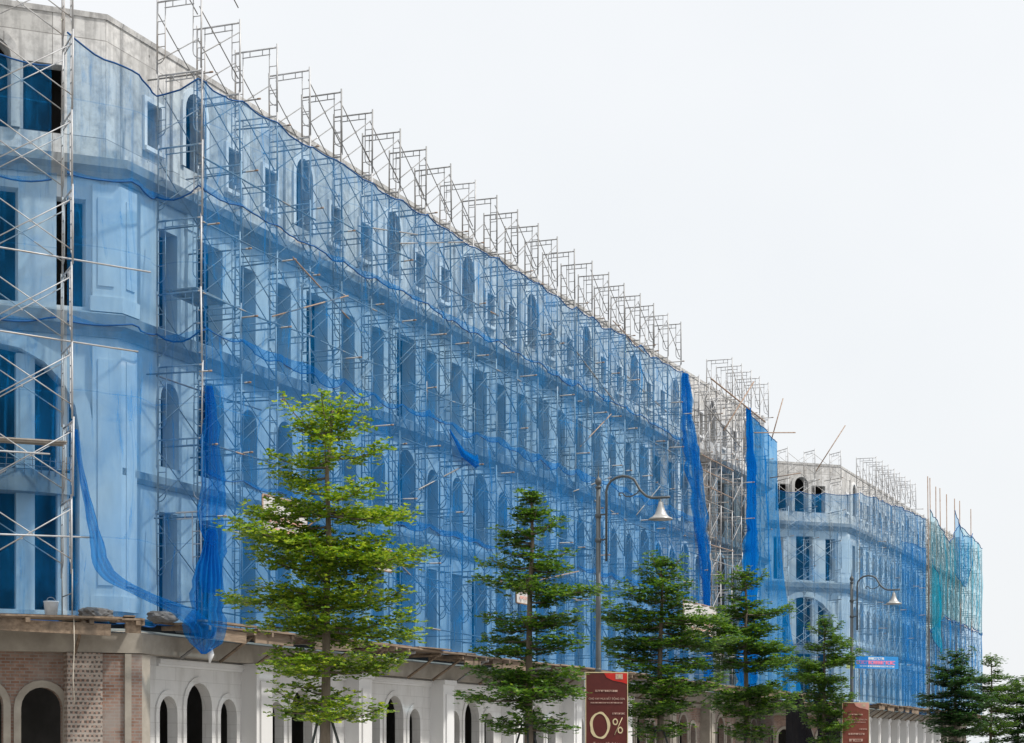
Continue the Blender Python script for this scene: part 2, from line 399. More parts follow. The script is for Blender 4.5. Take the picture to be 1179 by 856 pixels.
    P(mb, 'corner_pilaster', PLASTER)
    # side street face
    mb = MB(); wall(mb, 0, 13, 4.85, 15.3, [(2 + 2.2 * j, .9, 12, 14.4, 0) for j in range(5)])
    P(mb, 'side_wall', PLASTER, T(-k, k + 13) @ RZ(-PI / 2))
    mb = MB(); wall(mb, 0, 13, 15.3, 18.95, [(2 + 2.2 * j, .8, 16.2, 17.6, 0) for j in range(5)])
    P(mb, 'attic_side_wall', FORM, T(-k + .45, k + 13) @ RZ(-PI / 2))
    # cornices (mitred round the fold)
    mb = MB(); sweep(mb, path, [(-.3, 14.98), (.10, 14.98), (.18, 15.12), (.34, 15.22), (.36, 15.42), (-.6, 15.52)]); P(mb, 'cornice', CORNICE)
    mb = MB(); sweep(mb, path, [(-.3, 11.32), (.08, 11.32), (.14, 11.45), (.28, 11.55), (.30, 11.82), (.05, 11.92), (-.3, 11.92)]); P(mb, 'cornice', CORNICE)
    mb = MB(); sweep(mb, path[2:4], [(-.02, 8.05), (.07, 8.05), (.12, 8.15), (.12, 8.32), (-.02, 8.36)]); P(mb, 'string_course', CORNICE)
    mb = MB(); sweep(mb, path, [(-.82, 18.9), (-.42, 18.9), (-.40, 19.02), (-.84, 19.05)]); P(mb, 'parapet_coping', FORM)
    for c, w in cols:                               # shallow balconies on some wide bays
        if w and int(c / 5.9) in (1, 2, 4, 7):
            mb = MB(); mb.box(c - 1.1, c + 1.1, -.36, .003, 8.0, 8.2); mb.box(c - 1.0, c + 1.0, -.26, .002, 7.84, 8.0); P(mb, 'balcony_slab', CORNICE)
    # floors, rooms behind and roof
    ip = offset_path(path, -.5)
    def slab(z0, z1, o):
        q = offset_path(path, o); poly = [q[0], q[1], q[2], q[3], q[4]]
        mb.add([(a, b, z0) for a, b in poly] + [(a, b, z1) for a, b in poly], [(4, 3, 2, 1, 0), (5, 6, 7, 8, 9)] + [(j, (j + 1) % 5, (j + 1) % 5 + 5, j + 5) for j in range(5)])
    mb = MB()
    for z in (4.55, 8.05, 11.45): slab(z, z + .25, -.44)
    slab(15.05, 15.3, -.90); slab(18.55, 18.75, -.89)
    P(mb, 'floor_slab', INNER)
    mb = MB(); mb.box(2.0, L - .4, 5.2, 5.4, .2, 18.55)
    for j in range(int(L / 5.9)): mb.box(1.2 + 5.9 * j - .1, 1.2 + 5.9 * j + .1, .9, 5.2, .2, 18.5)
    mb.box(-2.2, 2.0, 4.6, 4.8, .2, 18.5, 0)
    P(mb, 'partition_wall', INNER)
    mb = MB(); mb.box(L - .3, L, .02, depth, 0, 18.9); mb.box(-k, L - .3, depth, depth + .3, 0, 18.9); P(mb, 'end_wall', PLASTER)
    # --- ground floor
    gp = offset_path(path, .9); gx, gy = gp[2]
    wp = offset_path(path, .45); wx, wy = wp[2]
    mb = MB(); sweep(mb, path, [(.2, 3.95), (.88, 3.95), (.9, 4.4), (.2, 4.55)]); P(mb, 'ring_beam', BEAM)
    MG = T(wx, wy) @ S45
    lw = (Vector(wp[2]) - Vector(wp[1])).length
    ops = [(-2.03, .94, 0, 3.15, 1), (-3.36, .94, 0, 3.2, 1), (-4.69, .94, 0, 3.15, 1)]
    mb = MB(); wall(mb, -lw, -.35, 0, 3.95, ops, 0, .24); P(mb, 'brick_wall', BRICK, MG)
    for o_ in ops: P(surround(*o_, .16, -.06), 'brick_arch_surround', BEAM, MG)
    MP = T(gx, gy) @ S45
    mb = MB(); mb.box(-1.72, -.92, .001, .5, 0, 3.94); P(mb, 'hollow_brick_pier', HOLLOW, MP)
    mb = MB(); mb.box(-.92, -.40, .10, .5, 0, 3.93); P(mb, 'brick_pier', BRICK, MP)
    mb = MB(); mb.box(-.40, -.25, .03, .5, 0, 3.935); P(mb, 'corner_column', BEAM, MP)
    mb = MB(); mb.box(-.25, .0, .06, .4, 0, 3.932); P(mb, 'brick_pier', BRICK, MP)
    mb = MB(); mb.box(gx + .03, gx + .42, -.84, -.3, 0, 3.93); P(mb, 'corner_column', BEAM)
    # bays of the long side: a pier every 5.9 m
    piers = [-.5 + 5.9 * j for j in range(1, int(L / 5.9) + 1)] if not far else [2.4 + 3.1 * j for j in range(int(L / 3.1) - 1)]
    prev = .55
    for j, p in enumerate(piers + [L]):
        done = j < finished
        wm, pm = (WHITE, WHITEP) if done else (BRICK, BEAM)
        c, w = (prev + p) / 2, p - prev
        mb = MB()
        if far and done:
            op = [(c, w - 1.0, 0, 3.3, 0)]
        elif w > 4.6:
            op = [(c - 1.55, .8, 0, 3.02, 1), (c - .12, 1.2, 0, 3.38, 1), (c + 1.31, .8, 0, 3.02, 1)]
        else:
            op = [(c - .85, .8, 0, 3.02, 1), (c + .7, 1.2, 0, 3.38, 1)] if w > 3 else [(c, w * .4, 0, 3.0, 1)]
        wall(mb, prev, p, 0, 3.95, op, -.45, .24)
        P(mb, 'ground_floor_wall' if done else 'brick_wall', wm)
        if far and done:
            mb = MB(); mb.box(c - w / 2 + .5, c + w / 2 - .5, -.3, -.26, 0, 3.3); P(mb, 'roller_shutter', SHUT)
        else:
            for o_ in op: P(surround(*o_, .15, -.49, -.447), 'ground_arch_surround', wm if done else pm)
        mb = MB(); mb.box(prev + .4, p - .4, -.56, -.448, 3.78, 3.9); mb.box(prev + .4, p - .4, -.51, -.449, 3.72, 3.78); P(mb, 'ground_cornice', pm)
        if p < L - 1:
            h = .42 if not far else .28
            mb = MB(); mb.box(p - h, p + h, -.9, -.2, 0, 3.8); mb.box(p - h * .62, p + h * .62, -.95, -.9, .5, 3.5); mb.box(p - h - .05, p + h + .05, -.97, -.2, 3.8, 3.94)
            P(mb, 'pier', pm)
        prev = p
    return root

A = make_block(F, 59.5, 14, 'long five storey concrete building wrapped in blue nets along the street', 6)
B = make_block(FB, 42, 12, 'farther five storey concrete block beyond the side street with teal net at its end', 9, True)

# ------------------------------------------------------------------ timber decks the scaffolds stand on
def deck(M, path, name_label, seed):
    rnd = random.Random(seed); root = thing('timber_deck', M, name_label, 'deck')
    mb = MB()
    for i in range(len(path) - 1):
        a, b = Vector(path[i]), Vector(path[i + 1]); d = (b - a).normalized(); n = Vector((d.y, -d.x)); Lg = (b - a).length
        x = 0
        while x < Lg:
            l = min(rnd.uniform(2.2, 3.8), Lg - x + .25)
            for q in range(5):
                o = .92 + q * .27 + rnd.uniform(-.02, .02); z = 4.62 + rnd.uniform(0, .03) + (.05 if rnd.random() < .2 else 0)
                ang = rnd.uniform(-.02, .02)
                Mx = Matrix(((d.x, -n.x, 0, 0), (d.y, -n.y, 0, 0), (0, 0, 1, 0), (0, 0, 0, 1)))
                p = a + d * (x - .1)
                mb.box(0, l, -.12, .12, 0, .045, 0, T(p.x + n.x * o, p.y + n.y * o, z) @ Mx @ RZ(ang))
            if rnd.random() < .8:                    # fascia boards and offcuts hanging from the edge
                Mx = Matrix(((d.x, -n.x, 0, 0), (d.y, -n.y, 0, 0), (0, 0, 1, 0), (0, 0, 0, 1))); p = a + d * x
                mb.box(0, l * rnd.uniform(.5, .95), -.02, .02, -.28, -.02, 0, T(p.x + n.x * 1.99, p.y + n.y * 1.99, 4.62) @ Mx @ Matrix.Rotation(rnd.uniform(-.03, .03), 4, 'Y'))
            if rnd.random() < .5:
                Mx = Matrix(((d.x, -n.x, 0, 0), (d.y, -n.y, 0, 0), (0, 0, 1, 0), (0, 0, 0, 1))); p = a + d * x
                mb.box(0, l * .5, -.4, .4, 0, .03, 0, T(p.x + n.x * 1.7, p.y + n.y * 1.7, 4.70) @ Mx @ RZ(rnd.uniform(-.15, .15)))
            for q in range(2):                       # joist ends and offcuts poking out under the boards
                Mx = Matrix(((d.x, -n.x, 0, 0), (d.y, -n.y, 0, 0), (0, 0, 1, 0), (0, 0, 0, 1))); p = a + d * min(Lg, x + l * (q + rnd.random()) / 2)
                o1 = rnd.uniform(1.95, 2.3)
                mb.box(-.05, .05, -o1, -.9, -.1, 0, 0, T(p.x, p.y, 4.615) @ Mx @ RZ(rnd.uniform(-.08, .08)))
                if rnd.random() < .6: mb.box(0, rnd.uniform(.5, 1.3), -.08, .08, 0, .03, 0, T(p.x + n.x * rnd.uniform(1.4, 2.0), p.y + n.y * 1.8, 4.7) @ Mx @ RZ(rnd.uniform(-.9, .9)) @ Matrix.Rotation(rnd.uniform(-.06, .03), 4, 'Y'))
            x += l
    mb.build('planks', WOOD, root)
    for i in range(len(path) - 1):
        a, b = Vector(path[i]), Vector(path[i + 1]); d = (b - a).normalized(); n = Vector((d.y, -d.x)); Lg = (b - a).length
        for q in range(int(Lg / 1.83)):
            p = a + d * (.9 + 1.83 * q); mb = MB()
            P_ = lambda o, z: (p.x + n.x * o, p.y + n.y * o, z)
            mb.tube([P_(.8, 4.56), P_(2.02, 4.56)], .055, 4); mb.tube([P_(.93, 3.9), P_(1.9, 4.54)], .04, 4)
            mb.build('bracket', WOOD if q % 3 else STEEL, root)
    return root
kk = LF * math.sqrt(.5)
deck(F, [(-kk, kk), (0, 0)], 'weathered plank deck round the brick corner under the hanging blue net', 3)
deck(F, [(.35, 0), (43.6, 0)], 'long sagging plank deck above the white arched ground floor', 4)
deck(F, [(43.8, 0), (60.0, 0)], 'plank deck above the unfinished end of the long building', 5)
deck(FB, [(-kk, kk), (0, 0), (42, 0)], 'plank deck running round the farther block above its shutters', 6)

# ------------------------------------------------------------------ scaffolds
FH, FW, PITCH = 1.73, 1.2, 1.83
def frame_mesh(st):
    """ladder frame: local y runs from the outer post (y=0) to the inner post (y=FW)"""
    mb = MB()
    for y in (0, FW): mb.tube([(0, y, 0), (0, y, FH + .04)], .025, 6)
    mb.tube([(0, 0, FH - .05), (0, FW, FH - .05)], .022, 6); mb.tube([(0, .2, FH - .2), (0, FW - .2, FH - .2)], .015, 5)
    for y in (.42, .78): mb.tube([(0, y, FH - .2), (0, y, FH - .05)], .013, 5)
    for s_, y in ((1, 0), (-1, FW)):
        q = [(0, y + s_ * .22, FH - .05), (0, y + s_ * .22, .42)] + [(0, y + s_ * .22 * math.cos(a * PI / 8), .42 - .2 * math.sin(a * PI / 8)) for a in range(1, 5)]
        mb.tube(q, .014, 5)
        for z in (.62, .92, 1.22): mb.tube([(0, y, z), (0, y + s_ * .22, z)], .012, 5)
    return mb.mesh('scaffold_frame', st)
def brace_mesh(p, st):
    mb = MB(); mb.tube([(0, 0, .32), (p, 0, FH - .28)], .0145, 5); mb.tube([(0, .03, FH - .28), (p, .03, .32)], .0145, 5)
    mb.box(p / 2 - .02, p / 2 + .02, -.005, .035, FH / 2 - .02, FH / 2 + .04)
    return mb.mesh('cross_brace', st)
FRAME, BRACE = frame_mesh(STEEL), brace_mesh(PITCH, STEEL)
FRAMEP, BRACEP = frame_mesh(STEELP), brace_mesh(PITCH, STEELP)
def jack_mesh(h):
    mb = MB()
    for y in (0, FW):
        mb.tube([(0, y, 0), (0, y, h + .1)], .017, 6); mb.box(-.07, .07, y - .07, y + .07, 0, .01)
    mb.tube([(0, 0, h * .55), (0, FW, h * .55)], .014, 5)
    return mb.mesh('base_jack', STEEL)
JACK = jack_mesh(.97)
Z0 = 4.69
def scaffold(M, stations, label, group=None, levels=8, extra=(), seed=1, orient=1, brace_gaps=.06, outer=1.65, pale=False):
    """stations: positions along the face; every one carries a stack of ladder frames"""
    rnd = random.Random(seed)
    root = thing('scaffold', M @ T(stations[0], -outer, Z0), label, 'scaffold', group)
    s0 = stations[0]
    for i, s in enumerate(stations):
        tw = link('frame_tower', None, root, T(s - s0, 0, 0))
        link('base_jack', JACK, tw)
        n = levels + (1 if i in extra else 0)
        for l in range(n):
            link('frame', FRAMEP if pale or i in extra or (seed == 2 and i < 4) or rnd.random() < .2 else FRAME, tw, T(rnd.uniform(-.012, .012), rnd.uniform(-.015, .015), .97 + l * FH) @ Matrix.Rotation(rnd.uniform(-.012, .012), 4, 'X') @ Matrix.Rotation(rnd.uniform(-.012, .012), 4, 'Y'))
            if i + 1 < len(stations):
                p = stations[i + 1] - s
                if p > 2.5: continue
                for y in (.03, FW - .03):
                    if rnd.random() > brace_gaps:
                        link('cross_brace', BRACEP if pale else BRACE, tw, T(0, y, .97 + l * FH) @ Matrix.Scale(p / PITCH, 4, (1, 0, 0)))
    return root
ST_MAIN = [1.0 + PITCH * i for i in range(22)]
sA = scaffold(F, ST_MAIN, 'long run of steel frame scaffold standing in front of the main facade', None, 8, (0,), 2)
sE = scaffold(F, [47.3 + 1.62 * i for i in range(5)], 'short run of steel frame scaffold at the far end of the long building', None, 8, (), 3, pale=True)
sG = scaffold(F, [42.0, 43.7, 45.4], 'lower steel frame scaffold in the gap between two blue nets', None, 7, (), 4, pale=True)
sC = scaffold(F @ S45, [-4.98, -3.2, -1.38], 'steel frame scaffold at the brick corner with crossed braces in front of the arch', None, 9, (), 5, brace_gaps=.0, pale=True)
sB1 = scaffold(FB @ S45, [-5.0, -3.2, -1.4], 'pale steel scaffold in front of the arched corner of the farther block', None, 8, (), 6, pale=True)
sB2 = scaffold(FB, [.9 + PITCH * i for i in range(8)], 'steel frame scaffold rising above the roof of the farther block', None, 8, (), 7, pale=True)
sB3 = scaffold(FB, [16.6 + 2.1 * i for i in range(13)], 'scaffold behind the teal net at the end of the farther block', None, 7, (), 8)

rnd = random.Random(21)
def ledgers(root, rows):
    for (x0, x1, y, z, r, m) in rows:
        mb = MB(); mid = (x0 + x1) / 2
        mb.tube([(x0, y, z), (mid, y + rnd.uniform(-.02, .02), z - .03), (x1, y + rnd.uniform(-.02, .02), z + rnd.uniform(-.08, .08))], r, 6); mb.build('ledger_tube', m, root)
rows = []
for z in (.55, 2.45, 4.3, 5.9, 7.7, 9.4, 11.1):
    x = 0
    while x < 37:
        l = rnd.uniform(4.5, 6.2)
        if rnd.random() < .9: rows.append((x, min(x + l, 39), rnd.choice((-.03, FW + .03)), z + rnd.uniform(-.15, .15), .021, STEEL if rnd.random() < .8 else RUSTY))
        x += l * rnd.uniform(.9, 1.2)
ledgers(sA, rows)
def putlogs(root, xs, zs, prob, lo=-.5, hi=FW + .35):
    """short tubes across the scaffold whose ends stick out in front"""
    for x in xs:
        for z in zs:
            if rnd.random() < prob:
                mb = MB(); a, b = lo * rnd.uniform(.3, 1.3), hi * rnd.uniform(.75, 1.05); dz = rnd.uniform(-.06, .06)
                zz = z + rnd.uniform(-.12, .12); xx = x + rnd.uniform(-.12, .12)
                mb.tube([(xx, a + .08, zz), (xx + rnd.uniform(-.05, .05), b, zz + dz)], .021, 6); mb.tube([(xx, a, zz), (xx, a + .085, zz)], .024, 6, 1)
                mb.build('putlog_tube', [STEEL, RUSTY], root)
putlogs(sA, [1.83 * i + .12 for i in range(22)], [.97 + FH * l - .22 for l in range(1, 8)], .6)
putlogs(sE, [1.62 * i for i in range(5)], [.97 + FH * l - .2 for l in range(1, 8)], .5)
putlogs(sG, [0, 1.7, 3.4], [.97 + FH * l + .3 for l in range(0, 7)], .95, -.9)
putlogs(sB1, [0, 1.8, 3.6], [.97 + FH * l for l in range(1, 8)], .5)
putlogs(sB2, [1.83 * i for i in range(8)], [.97 + FH * l for l in range(1, 8)], .35)
ledgers(sG, [(-1.5, 5.5, rnd.choice((0, FW)), z, .022, rnd.choice((STEEL, RUSTY))) for z in [.5 + .62 * i for i in range(20)]])
# corner: long rails that reach across the fold
for (p, q) in (((-.9, -.06, 8.28), (5.45, .35, 7.95)), ((-.9, -.05, 6.45), (5.15, .30, 6.1)), ((-1., -.05, 3.62), (3.1, -.05, 3.6)), ((-.6, -.06, 1.75), (4.1, .05, 1.8))):
    mb = MB(); mb.tube([p, q], .021, 7); mb.build('rail_tube', STEELP, sC)

for q in range(16):
    x = rnd.uniform(0, 36); z = rnd.choice([.97 + FH * l for l in range(1, 8)]); l = rnd.uniform(2.5, 5.5)
    mb = MB(); mb.tube([(x, -.09, z), (x + l, -.09 + rnd.uniform(-.05, .05), z + rnd.choice((-1, 1)) * rnd.uniform(.2, 1.7))], .02, 6); mb.build('diagonal_tube', STEEL if q % 3 else RUSTY, sA)
# boards lying on the scaffold
def board(M, x, y, z, lx, ly, label, tilt=0.):
    mb = MB(); mb.box(-lx / 2, lx / 2, -ly / 2, ly / 2, 0, .03)
    for q in (-.3, .3): mb.box(-lx / 2, lx / 2, q * ly - .03, q * ly + .03, -.04, -.001)
    o = mb.build('scaffold_board', PLY, None, M @ T(x, y, z) @ Matrix.Rotation(tilt, 4, 'Y'))
    tag(o, label, 'board', 'boards lying on the scaffold')
board(F, 1.85, -1.0, Z0 + .97 + FH * 4 + .02, 1.5, .9, 'grey plywood board on the first bay of the long scaffold', .04)
board(F, 28.0, -1.1, Z0 + .97 + FH * 2 + .02, 1.6, .5, 'narrow plywood board low on the long scaffold behind the lamp post')
board(F, 10.1, -1.05, Z0 + .97 + FH * 3 + .02, 1.7, .45, 'narrow board halfway up the long scaffold above the bright tree')
board(F, 19.2, -1.05, Z0 + .97 + FH * 5 + .02, 1.7, .5, 'narrow board high on the long scaffold under the second hem')
board(F @ S45, -2.3, -1.05, Z0 + 3.95, 1.75, .5, 'narrow board across the corner scaffold in front of the balcony')

# loose long tubes
def loose(M, p, q, r, m, label, name='scaffold_tube', group='loose scaffold tubes'):
    mb = MB(); a, b = Vector(p), Vector(q); mb.tube([(0, 0, 0), b - a], r, 6)
    return tag(mb.build(name, m, None, M @ T(*a)), label, 'tube', group)
loose(F, (43.6, -1.75, 17.9), (52.2, -1.9, 17.35), .035, RUSTY, 'long rusty tube lying across the gap between the two nets')
loose(F, (45.2, -1.85, 15.9), (48.6, -2.3, 18.6), .03, RUSTY, 'rusty tube slanting upward at the top of the gap')
loose(F, (42.5, -1.8, 16.6), (47.9, -1.85, 15.6), .028, STEEL, 'grey tube sloping down across the bare concrete gap')
loose(F, (50.5, -1.8, 16.6), (53.6, -3.0, 17.0), .03, RUSTY, 'brown tube poking out to the right above the end net')
loose(F, (53.6, -1.75, 14.9), (53.9, -3.2, 15.1), .025, RUSTY, 'short brown tube poking out of the end net')
loose(FB @ S45, (-3.15, -1.7, 18.2), (-1.17, -1.75, 21.0), .03, RUSTY, 'tube leaning against the roof edge of the farther block')
loose(F, (56.8, -1.0, 17.2), (57.6, -1.4, 19.4), .03, RUSTY, 'tube standing tilted beside the end of the long building')
# upright poles at the far end
for i, (s, h) in enumerate(((17.2, 20.4), (18.2, 20.4), (20.0, 20.1), (22.2, 20.2), (24.6, 20.1), (28.0, 20.2), (30.2, 20.3), (35.2, 20.3))):
    w = ('leftmost', 'second', 'third', 'fourth', 'fifth', 'sixth', 'seventh', 'rightmost')[i]
    loose(FB, (s, -1.95, 4.68), (s + rnd.uniform(-.5, .1), -1.85, h), .033, RUSTY, w + ' of the upright poles rising above the teal net', 'upright_pole', 'upright poles at the far end')

# ------------------------------------------------------------------ nets
def interp(pts, x):
    if x <= pts[0][0]: return pts[0][1]
    for (a, b), (c, d) in zip(pts, pts[1:]):
        if x <= c: return b + (d - b) * (x - a) / (c - a)
    return pts[-1][1]
def net(M, path, ztop, zbot, mat, label, posts=None, dip=.0, sag=.12, bulge=.1, wob=.06, step=.22, hem=.022, seed=0, group='safety nets on the scaffolds', top_hem=True, flare=0, pleat=0., lean=0.):
    """path: plan polyline; ztop/zbot: numbers or [(u, z)...] over the run; nets are tied at posts and sag between them"""
    rnd = random.Random(seed); pts = [Vector(p) for p in path]; seg = [(b - a).length for a, b in zip(pts, pts[1:])]; Lg = sum(seg)
    n = max(4, int(Lg / step)); nr = 14
    zt = (lambda u: ztop) if not isinstance(ztop, list) else (lambda u: interp(ztop, u))
    zb = (lambda u: zbot) if not isinstance(zbot, list) else (lambda u: interp(zbot, u))
    posts = posts or [0, Lg]
    pv = [rnd.uniform(-.07, .07) for _ in posts]; dv = [rnd.uniform(.4, 1.5) for _ in posts]
    rows_t, rows_b = [], []; V = []
    for i in range(n + 1):
        u = Lg * i / n; d = u
        for j, l in enumerate(seg):
            if d <= l + 1e-6 or j == len(seg) - 1: break
            d -= l
        a, b = pts[j], pts[j + 1]; t = (b - a).normalized(); nn = Vector((t.y, -t.x)); p = a + t * d
        k = 0
        while k + 1 < len(posts) - 1 and posts[k + 1] < u: k += 1
        fr = min(1, max(0, (u - posts[k]) / max(.01, posts[k + 1] - posts[k])))
        arc = 4 * fr * (1 - fr)
        top = zt(u) + pv[k] * (1 - fr) + pv[k + 1] * fr - dip * dv[k] * arc
        bot = zb(u) + pv[k] * (1 - fr) + pv[k + 1] * fr - sag * dv[(k * 3 + 1) % len(dv)] * arc
        for r in range(nr + 1):
            v = r / nr; z = top + (bot - top) * v
            w = bulge * arc * (.35 + .65 * math.sin(PI * v)) * dv[(k * 5 + 2) % len(dv)]
            w += wob * noise.noise((u * 1.1 + seed * 7, z * .5, seed)) * (.3 + .7 * arc) + wob * .6 * noise.noise((u * 3.1, z * .35, seed + 9.)) * arc
            w += pleat * math.sin(u * 17 + 2.5 * noise.noise((z * .4, u, seed)))
            du = flare * v * v * (i / n)
            q = (p.x + nn.x * w + t.x * du + lean * v, p.y + nn.y * w + t.y * du, z); V.append(q)
            if r == 0: rows_t.append(q)
            if r == nr: rows_b.append(q)
    mb = MB()
    fs = [(i * (nr + 1) + r, (i + 1) * (nr + 1) + r, (i + 1) * (nr + 1) + r + 1, i * (nr + 1) + r + 1) for i in range(n) for r in range(nr)]
    mb.add(V, fs, 0, True)
    o = mb.build('safety_net', mat, None, M)
    tag(o, label, 'net', group)
    if hem:
        for rw, ok in ((rows_t, top_hem), (rows_b, True)):
            if ok:
                mb = MB(); mb.tube(rw, hem, 5); mb.build('hem_cord', HEM, o)
    return o
pm = [PITCH * i for i in range(0, 22)]
O = -1.70
net(F, [(1.05, O), (39.9, O)], 17.5, [(0, 14.95), (39, 14.75)], NET, 'uppermost net strip of the long scaffold with scalloped top edge', pm + [38.85], .17, .16, .14, .13, seed=1, hem=.02)
net(F, [(1.05, O + .02), (41.4, O + .02)], [(0, 15.0), (40, 14.85)], 11.65, NET, 'second net strip from the top on the long scaffold', pm + [40.35], .1, .2, .12, .12, seed=2, hem=.015, top_hem=False)
net(F, [(1.05, O - .01), (42.6, O - .01)], 11.75, 8.3, NETM, 'third net strip from the top on the long scaffold', pm + [41.55], .12, .16, .12, .12, seed=3, hem=.013, top_hem=False)
net(F, [(1.25, O + .01), (43.5, O + .01)], 8.4, 4.72, NETM, 'lowest net strip of the long scaffold just above the plank deck', pm + [42.25], .1, .03, .10, .12, seed=4, hem=.014, top_hem=False)
# end net
net(F, [(49.6, O), (55.2, O)], [(0, 17.5), (5.6, 16.9)], 4.75, NET2, 'tall blue net covering the far end of the long building', [0, 1.6, 3.3, 5.6], .1, .05, .15, .2, .25, .02, 12, flare=5.2)
# corner nets
pc = lambda t, o: tuple((S45 @ Vector((-t, -o, 0))).xy)
net(F, [pc(LF, .44), pc(1.62, .44)], [(0, 17.9), (2.4, 17.55), (4.13, 17.35)], 14.75, NETP, 'upper pale net strip across the front of the corner', [0, 1.2, 2.7, 4.13], .08, .12, .05, .08, seed=21, top_hem=True)
net(F, [pc(LF, .43), pc(1.5, .43)], 14.85, 11.55, NETP, 'middle pale net strip across the front of the corner', [0, 1.2, 2.7, 4.13], .1, .14, .05, .08, seed=22, top_hem=False)
net(F, [pc(LF, .44), pc(1.38, .44)], 11.65, 4.72, NET, 'lower net in front of the big corner arch', [0, 1.2, 2.7, 4.13], .1, .05, .05, .1, seed=23, top_hem=False)
cp = [pc(1.36, .95), (-.22, -.64), (.96, -.42), (.98, -1.58), (1.16, -1.69)]
net(F, cp, [(0, 17.95), (.8, 17.55), (1.65, 17.35), (2.9, 17.28), (3.6, 17.3), (4.2, 17.5)], [(0, 14.75), (4.1, 14.95)], NETP, 'net strip slung from the corner scaffold to the first frame at parapet level', [0, 1.65, 2.9, 4.05, 4.25], .03, .15, .06, .12, seed=24, hem=.022)
net(F, cp, 14.9, [(0, 11.45), (4.1, 11.6)], NET, 'net strip folded round the building corner at the third upper storey', [0, 1.65, 2.9, 4.05, 4.25], .1, .15, .06, .12, seed=25, top_hem=False)
net(F, cp, 11.6, 4.74, NET, 'lower net round the building corner above the dark rubble', [0, 1.65, 2.9, 4.05, 4.25], .1, .1, .06, .14, seed=26, top_hem=False)
# bunched swags
def swag(M, pts, rad, label, seed, mat=NETD):
    """a hanging bundle of cloth: pleated tube that follows a path"""
    rnd = random.Random(seed); P_ = [Vector(p) for p in pts]; dense = []
    for i in range(len(P_) - 1):
        for q in range(6): dense.append(P_[i].lerp(P_[i + 1], q / 6))
    dense.append(P_[-1]); n = 18; V = []; fs = []
    for i, p in enumerate(dense):
        u = i / (len(dense) - 1) * (len(P_) - 1); r = interp(list(enumerate(rad)), u)
        t = (dense[min(i + 1, len(dense) - 1)] - dense[max(i - 1, 0)]).normalized()
        a = t.cross(Vector((0, 1, .01))).normalized(); b = a.cross(t)
        for j in range(n):
            th = 2 * PI * j / n; rr = r * (1 + .45 * math.sin(j * 2.3 + .8 * noise.noise((p.z * .8, j, seed))) + .3 * noise.noise((j * 1.7, p.z * .9, seed)))
            V.append(p + a * math.cos(th) * rr + b * math.sin(th) * rr * .55)
    for i in range(len(dense) - 1):
        for j in range(n): fs.append((i * n + j, i * n + (j + 1) % n, (i + 1) * n + (j + 1) % n, (i + 1) * n + j))
    mb = MB(); mb.add(V, fs, 0, True)
    return tag(mb.build('bunched_net', mat, None, M), label, 'net', 'bunched nets hanging loose')
def ribbon(M, pts, wid, dirn, pleats, depth, label, seed, mat=NETD, step=.16):
    """gathered cloth hanging open: runs along pts, is wid wide along dirn and pleated"""
    P_ = [Vector(p) for p in pts]; D = Vector(dirn).normalized(); Nn = Vector((D.y, -D.x, 0)); dense = []
    ls = [(b - a).length for a, b in zip(P_, P_[1:])]
    for i in range(len(ls)):
        k = max(1, int(ls[i] / step))
        for q in range(k):                                     # smooth run through the points
            t = q / k; p0, p1, p2, p3 = P_[max(i - 1, 0)], P_[i], P_[i + 1], P_[min(i + 2, len(P_) - 1)]
            c = .5 * ((2 * p1) + (p2 - p0) * t + (2 * p0 - 5 * p1 + 4 * p2 - p3) * t * t + (3 * p1 - p0 - 3 * p2 + p3) * t ** 3)
            dense.append((c, i + t))
    dense.append((P_[-1], len(ls))); n = pleats * 7; V = []
    for p, u in dense:
        w = interp(list(enumerate(wid)), u)
        for j in range(n + 1):
            x = j / n; e = .30 * noise.noise((p.z * 1.3, (x > .5) * 5 + seed, 0)) + .14 * noise.noise((p.z * 3.7, x * 2, seed))
            ph = 2 * PI * pleats * (x + .10 * noise.noise((x * 3, p.z * .5, seed)))
            d = depth * (.6 + .6 * noise.noise((x * 4, p.z * .4, seed + 3.))) * math.sin(ph)
            V.append(p + D * (w * (x - .5 + e * (abs(x - .5) * 2))) + Nn * d)
    mb = MB(); m_ = len(dense)
    mb.add(V, [(i * (n + 1) + j, i * (n + 1) + j + 1, (i + 1) * (n + 1) + j + 1, (i + 1) * (n + 1) + j) for i in range(m_ - 1) for j in range(n)], 0, True)
    return tag(mb.build('bunched_net', mat, None, M), label, 'net', 'bunched nets hanging loose')
DG = (.8, -.6, 0)
ribbon(F, [(1.12, -1.78, 10.3), (1.12, -1.85, 9.0), (1.08, -1.9, 7.6), (1.0, -1.92, 6.4), (.86, -1.98, 5.4)], [.14, .5, .66, .62, .4], DG, 5, .09, 'dark blue bunched net hanging down the first frame to the deck', 31)
ribbon(F, [tuple(pc(1.28, 1.55)) + (8.9,), tuple(pc(1.15, 1.6)) + (7.9,), tuple(pc(.9, 1.7)) + (6.7,), tuple(pc(.5, 1.8)) + (5.6,), (.05, -2.0, 4.75), (.36, -2.05, 4.3)], [.07, .14, .26, .5, .8, .4], DG, 3, .05, 'blue net swag drooping from the corner rail to the deck edge', 32)
ribbon(F, [(.86, -2.0, 6.9), (.72, -2.03, 6.0), (.56, -2.06, 5.2), (.42, -2.08, 4.6), (.42, -2.06, 4.2), (.40, -2.06, 3.95)], [.2, .6, .95, 1.1, .7, .1], DG, 6, .08, 'wide translucent foot of the blue net sagging over the deck edge', 35)
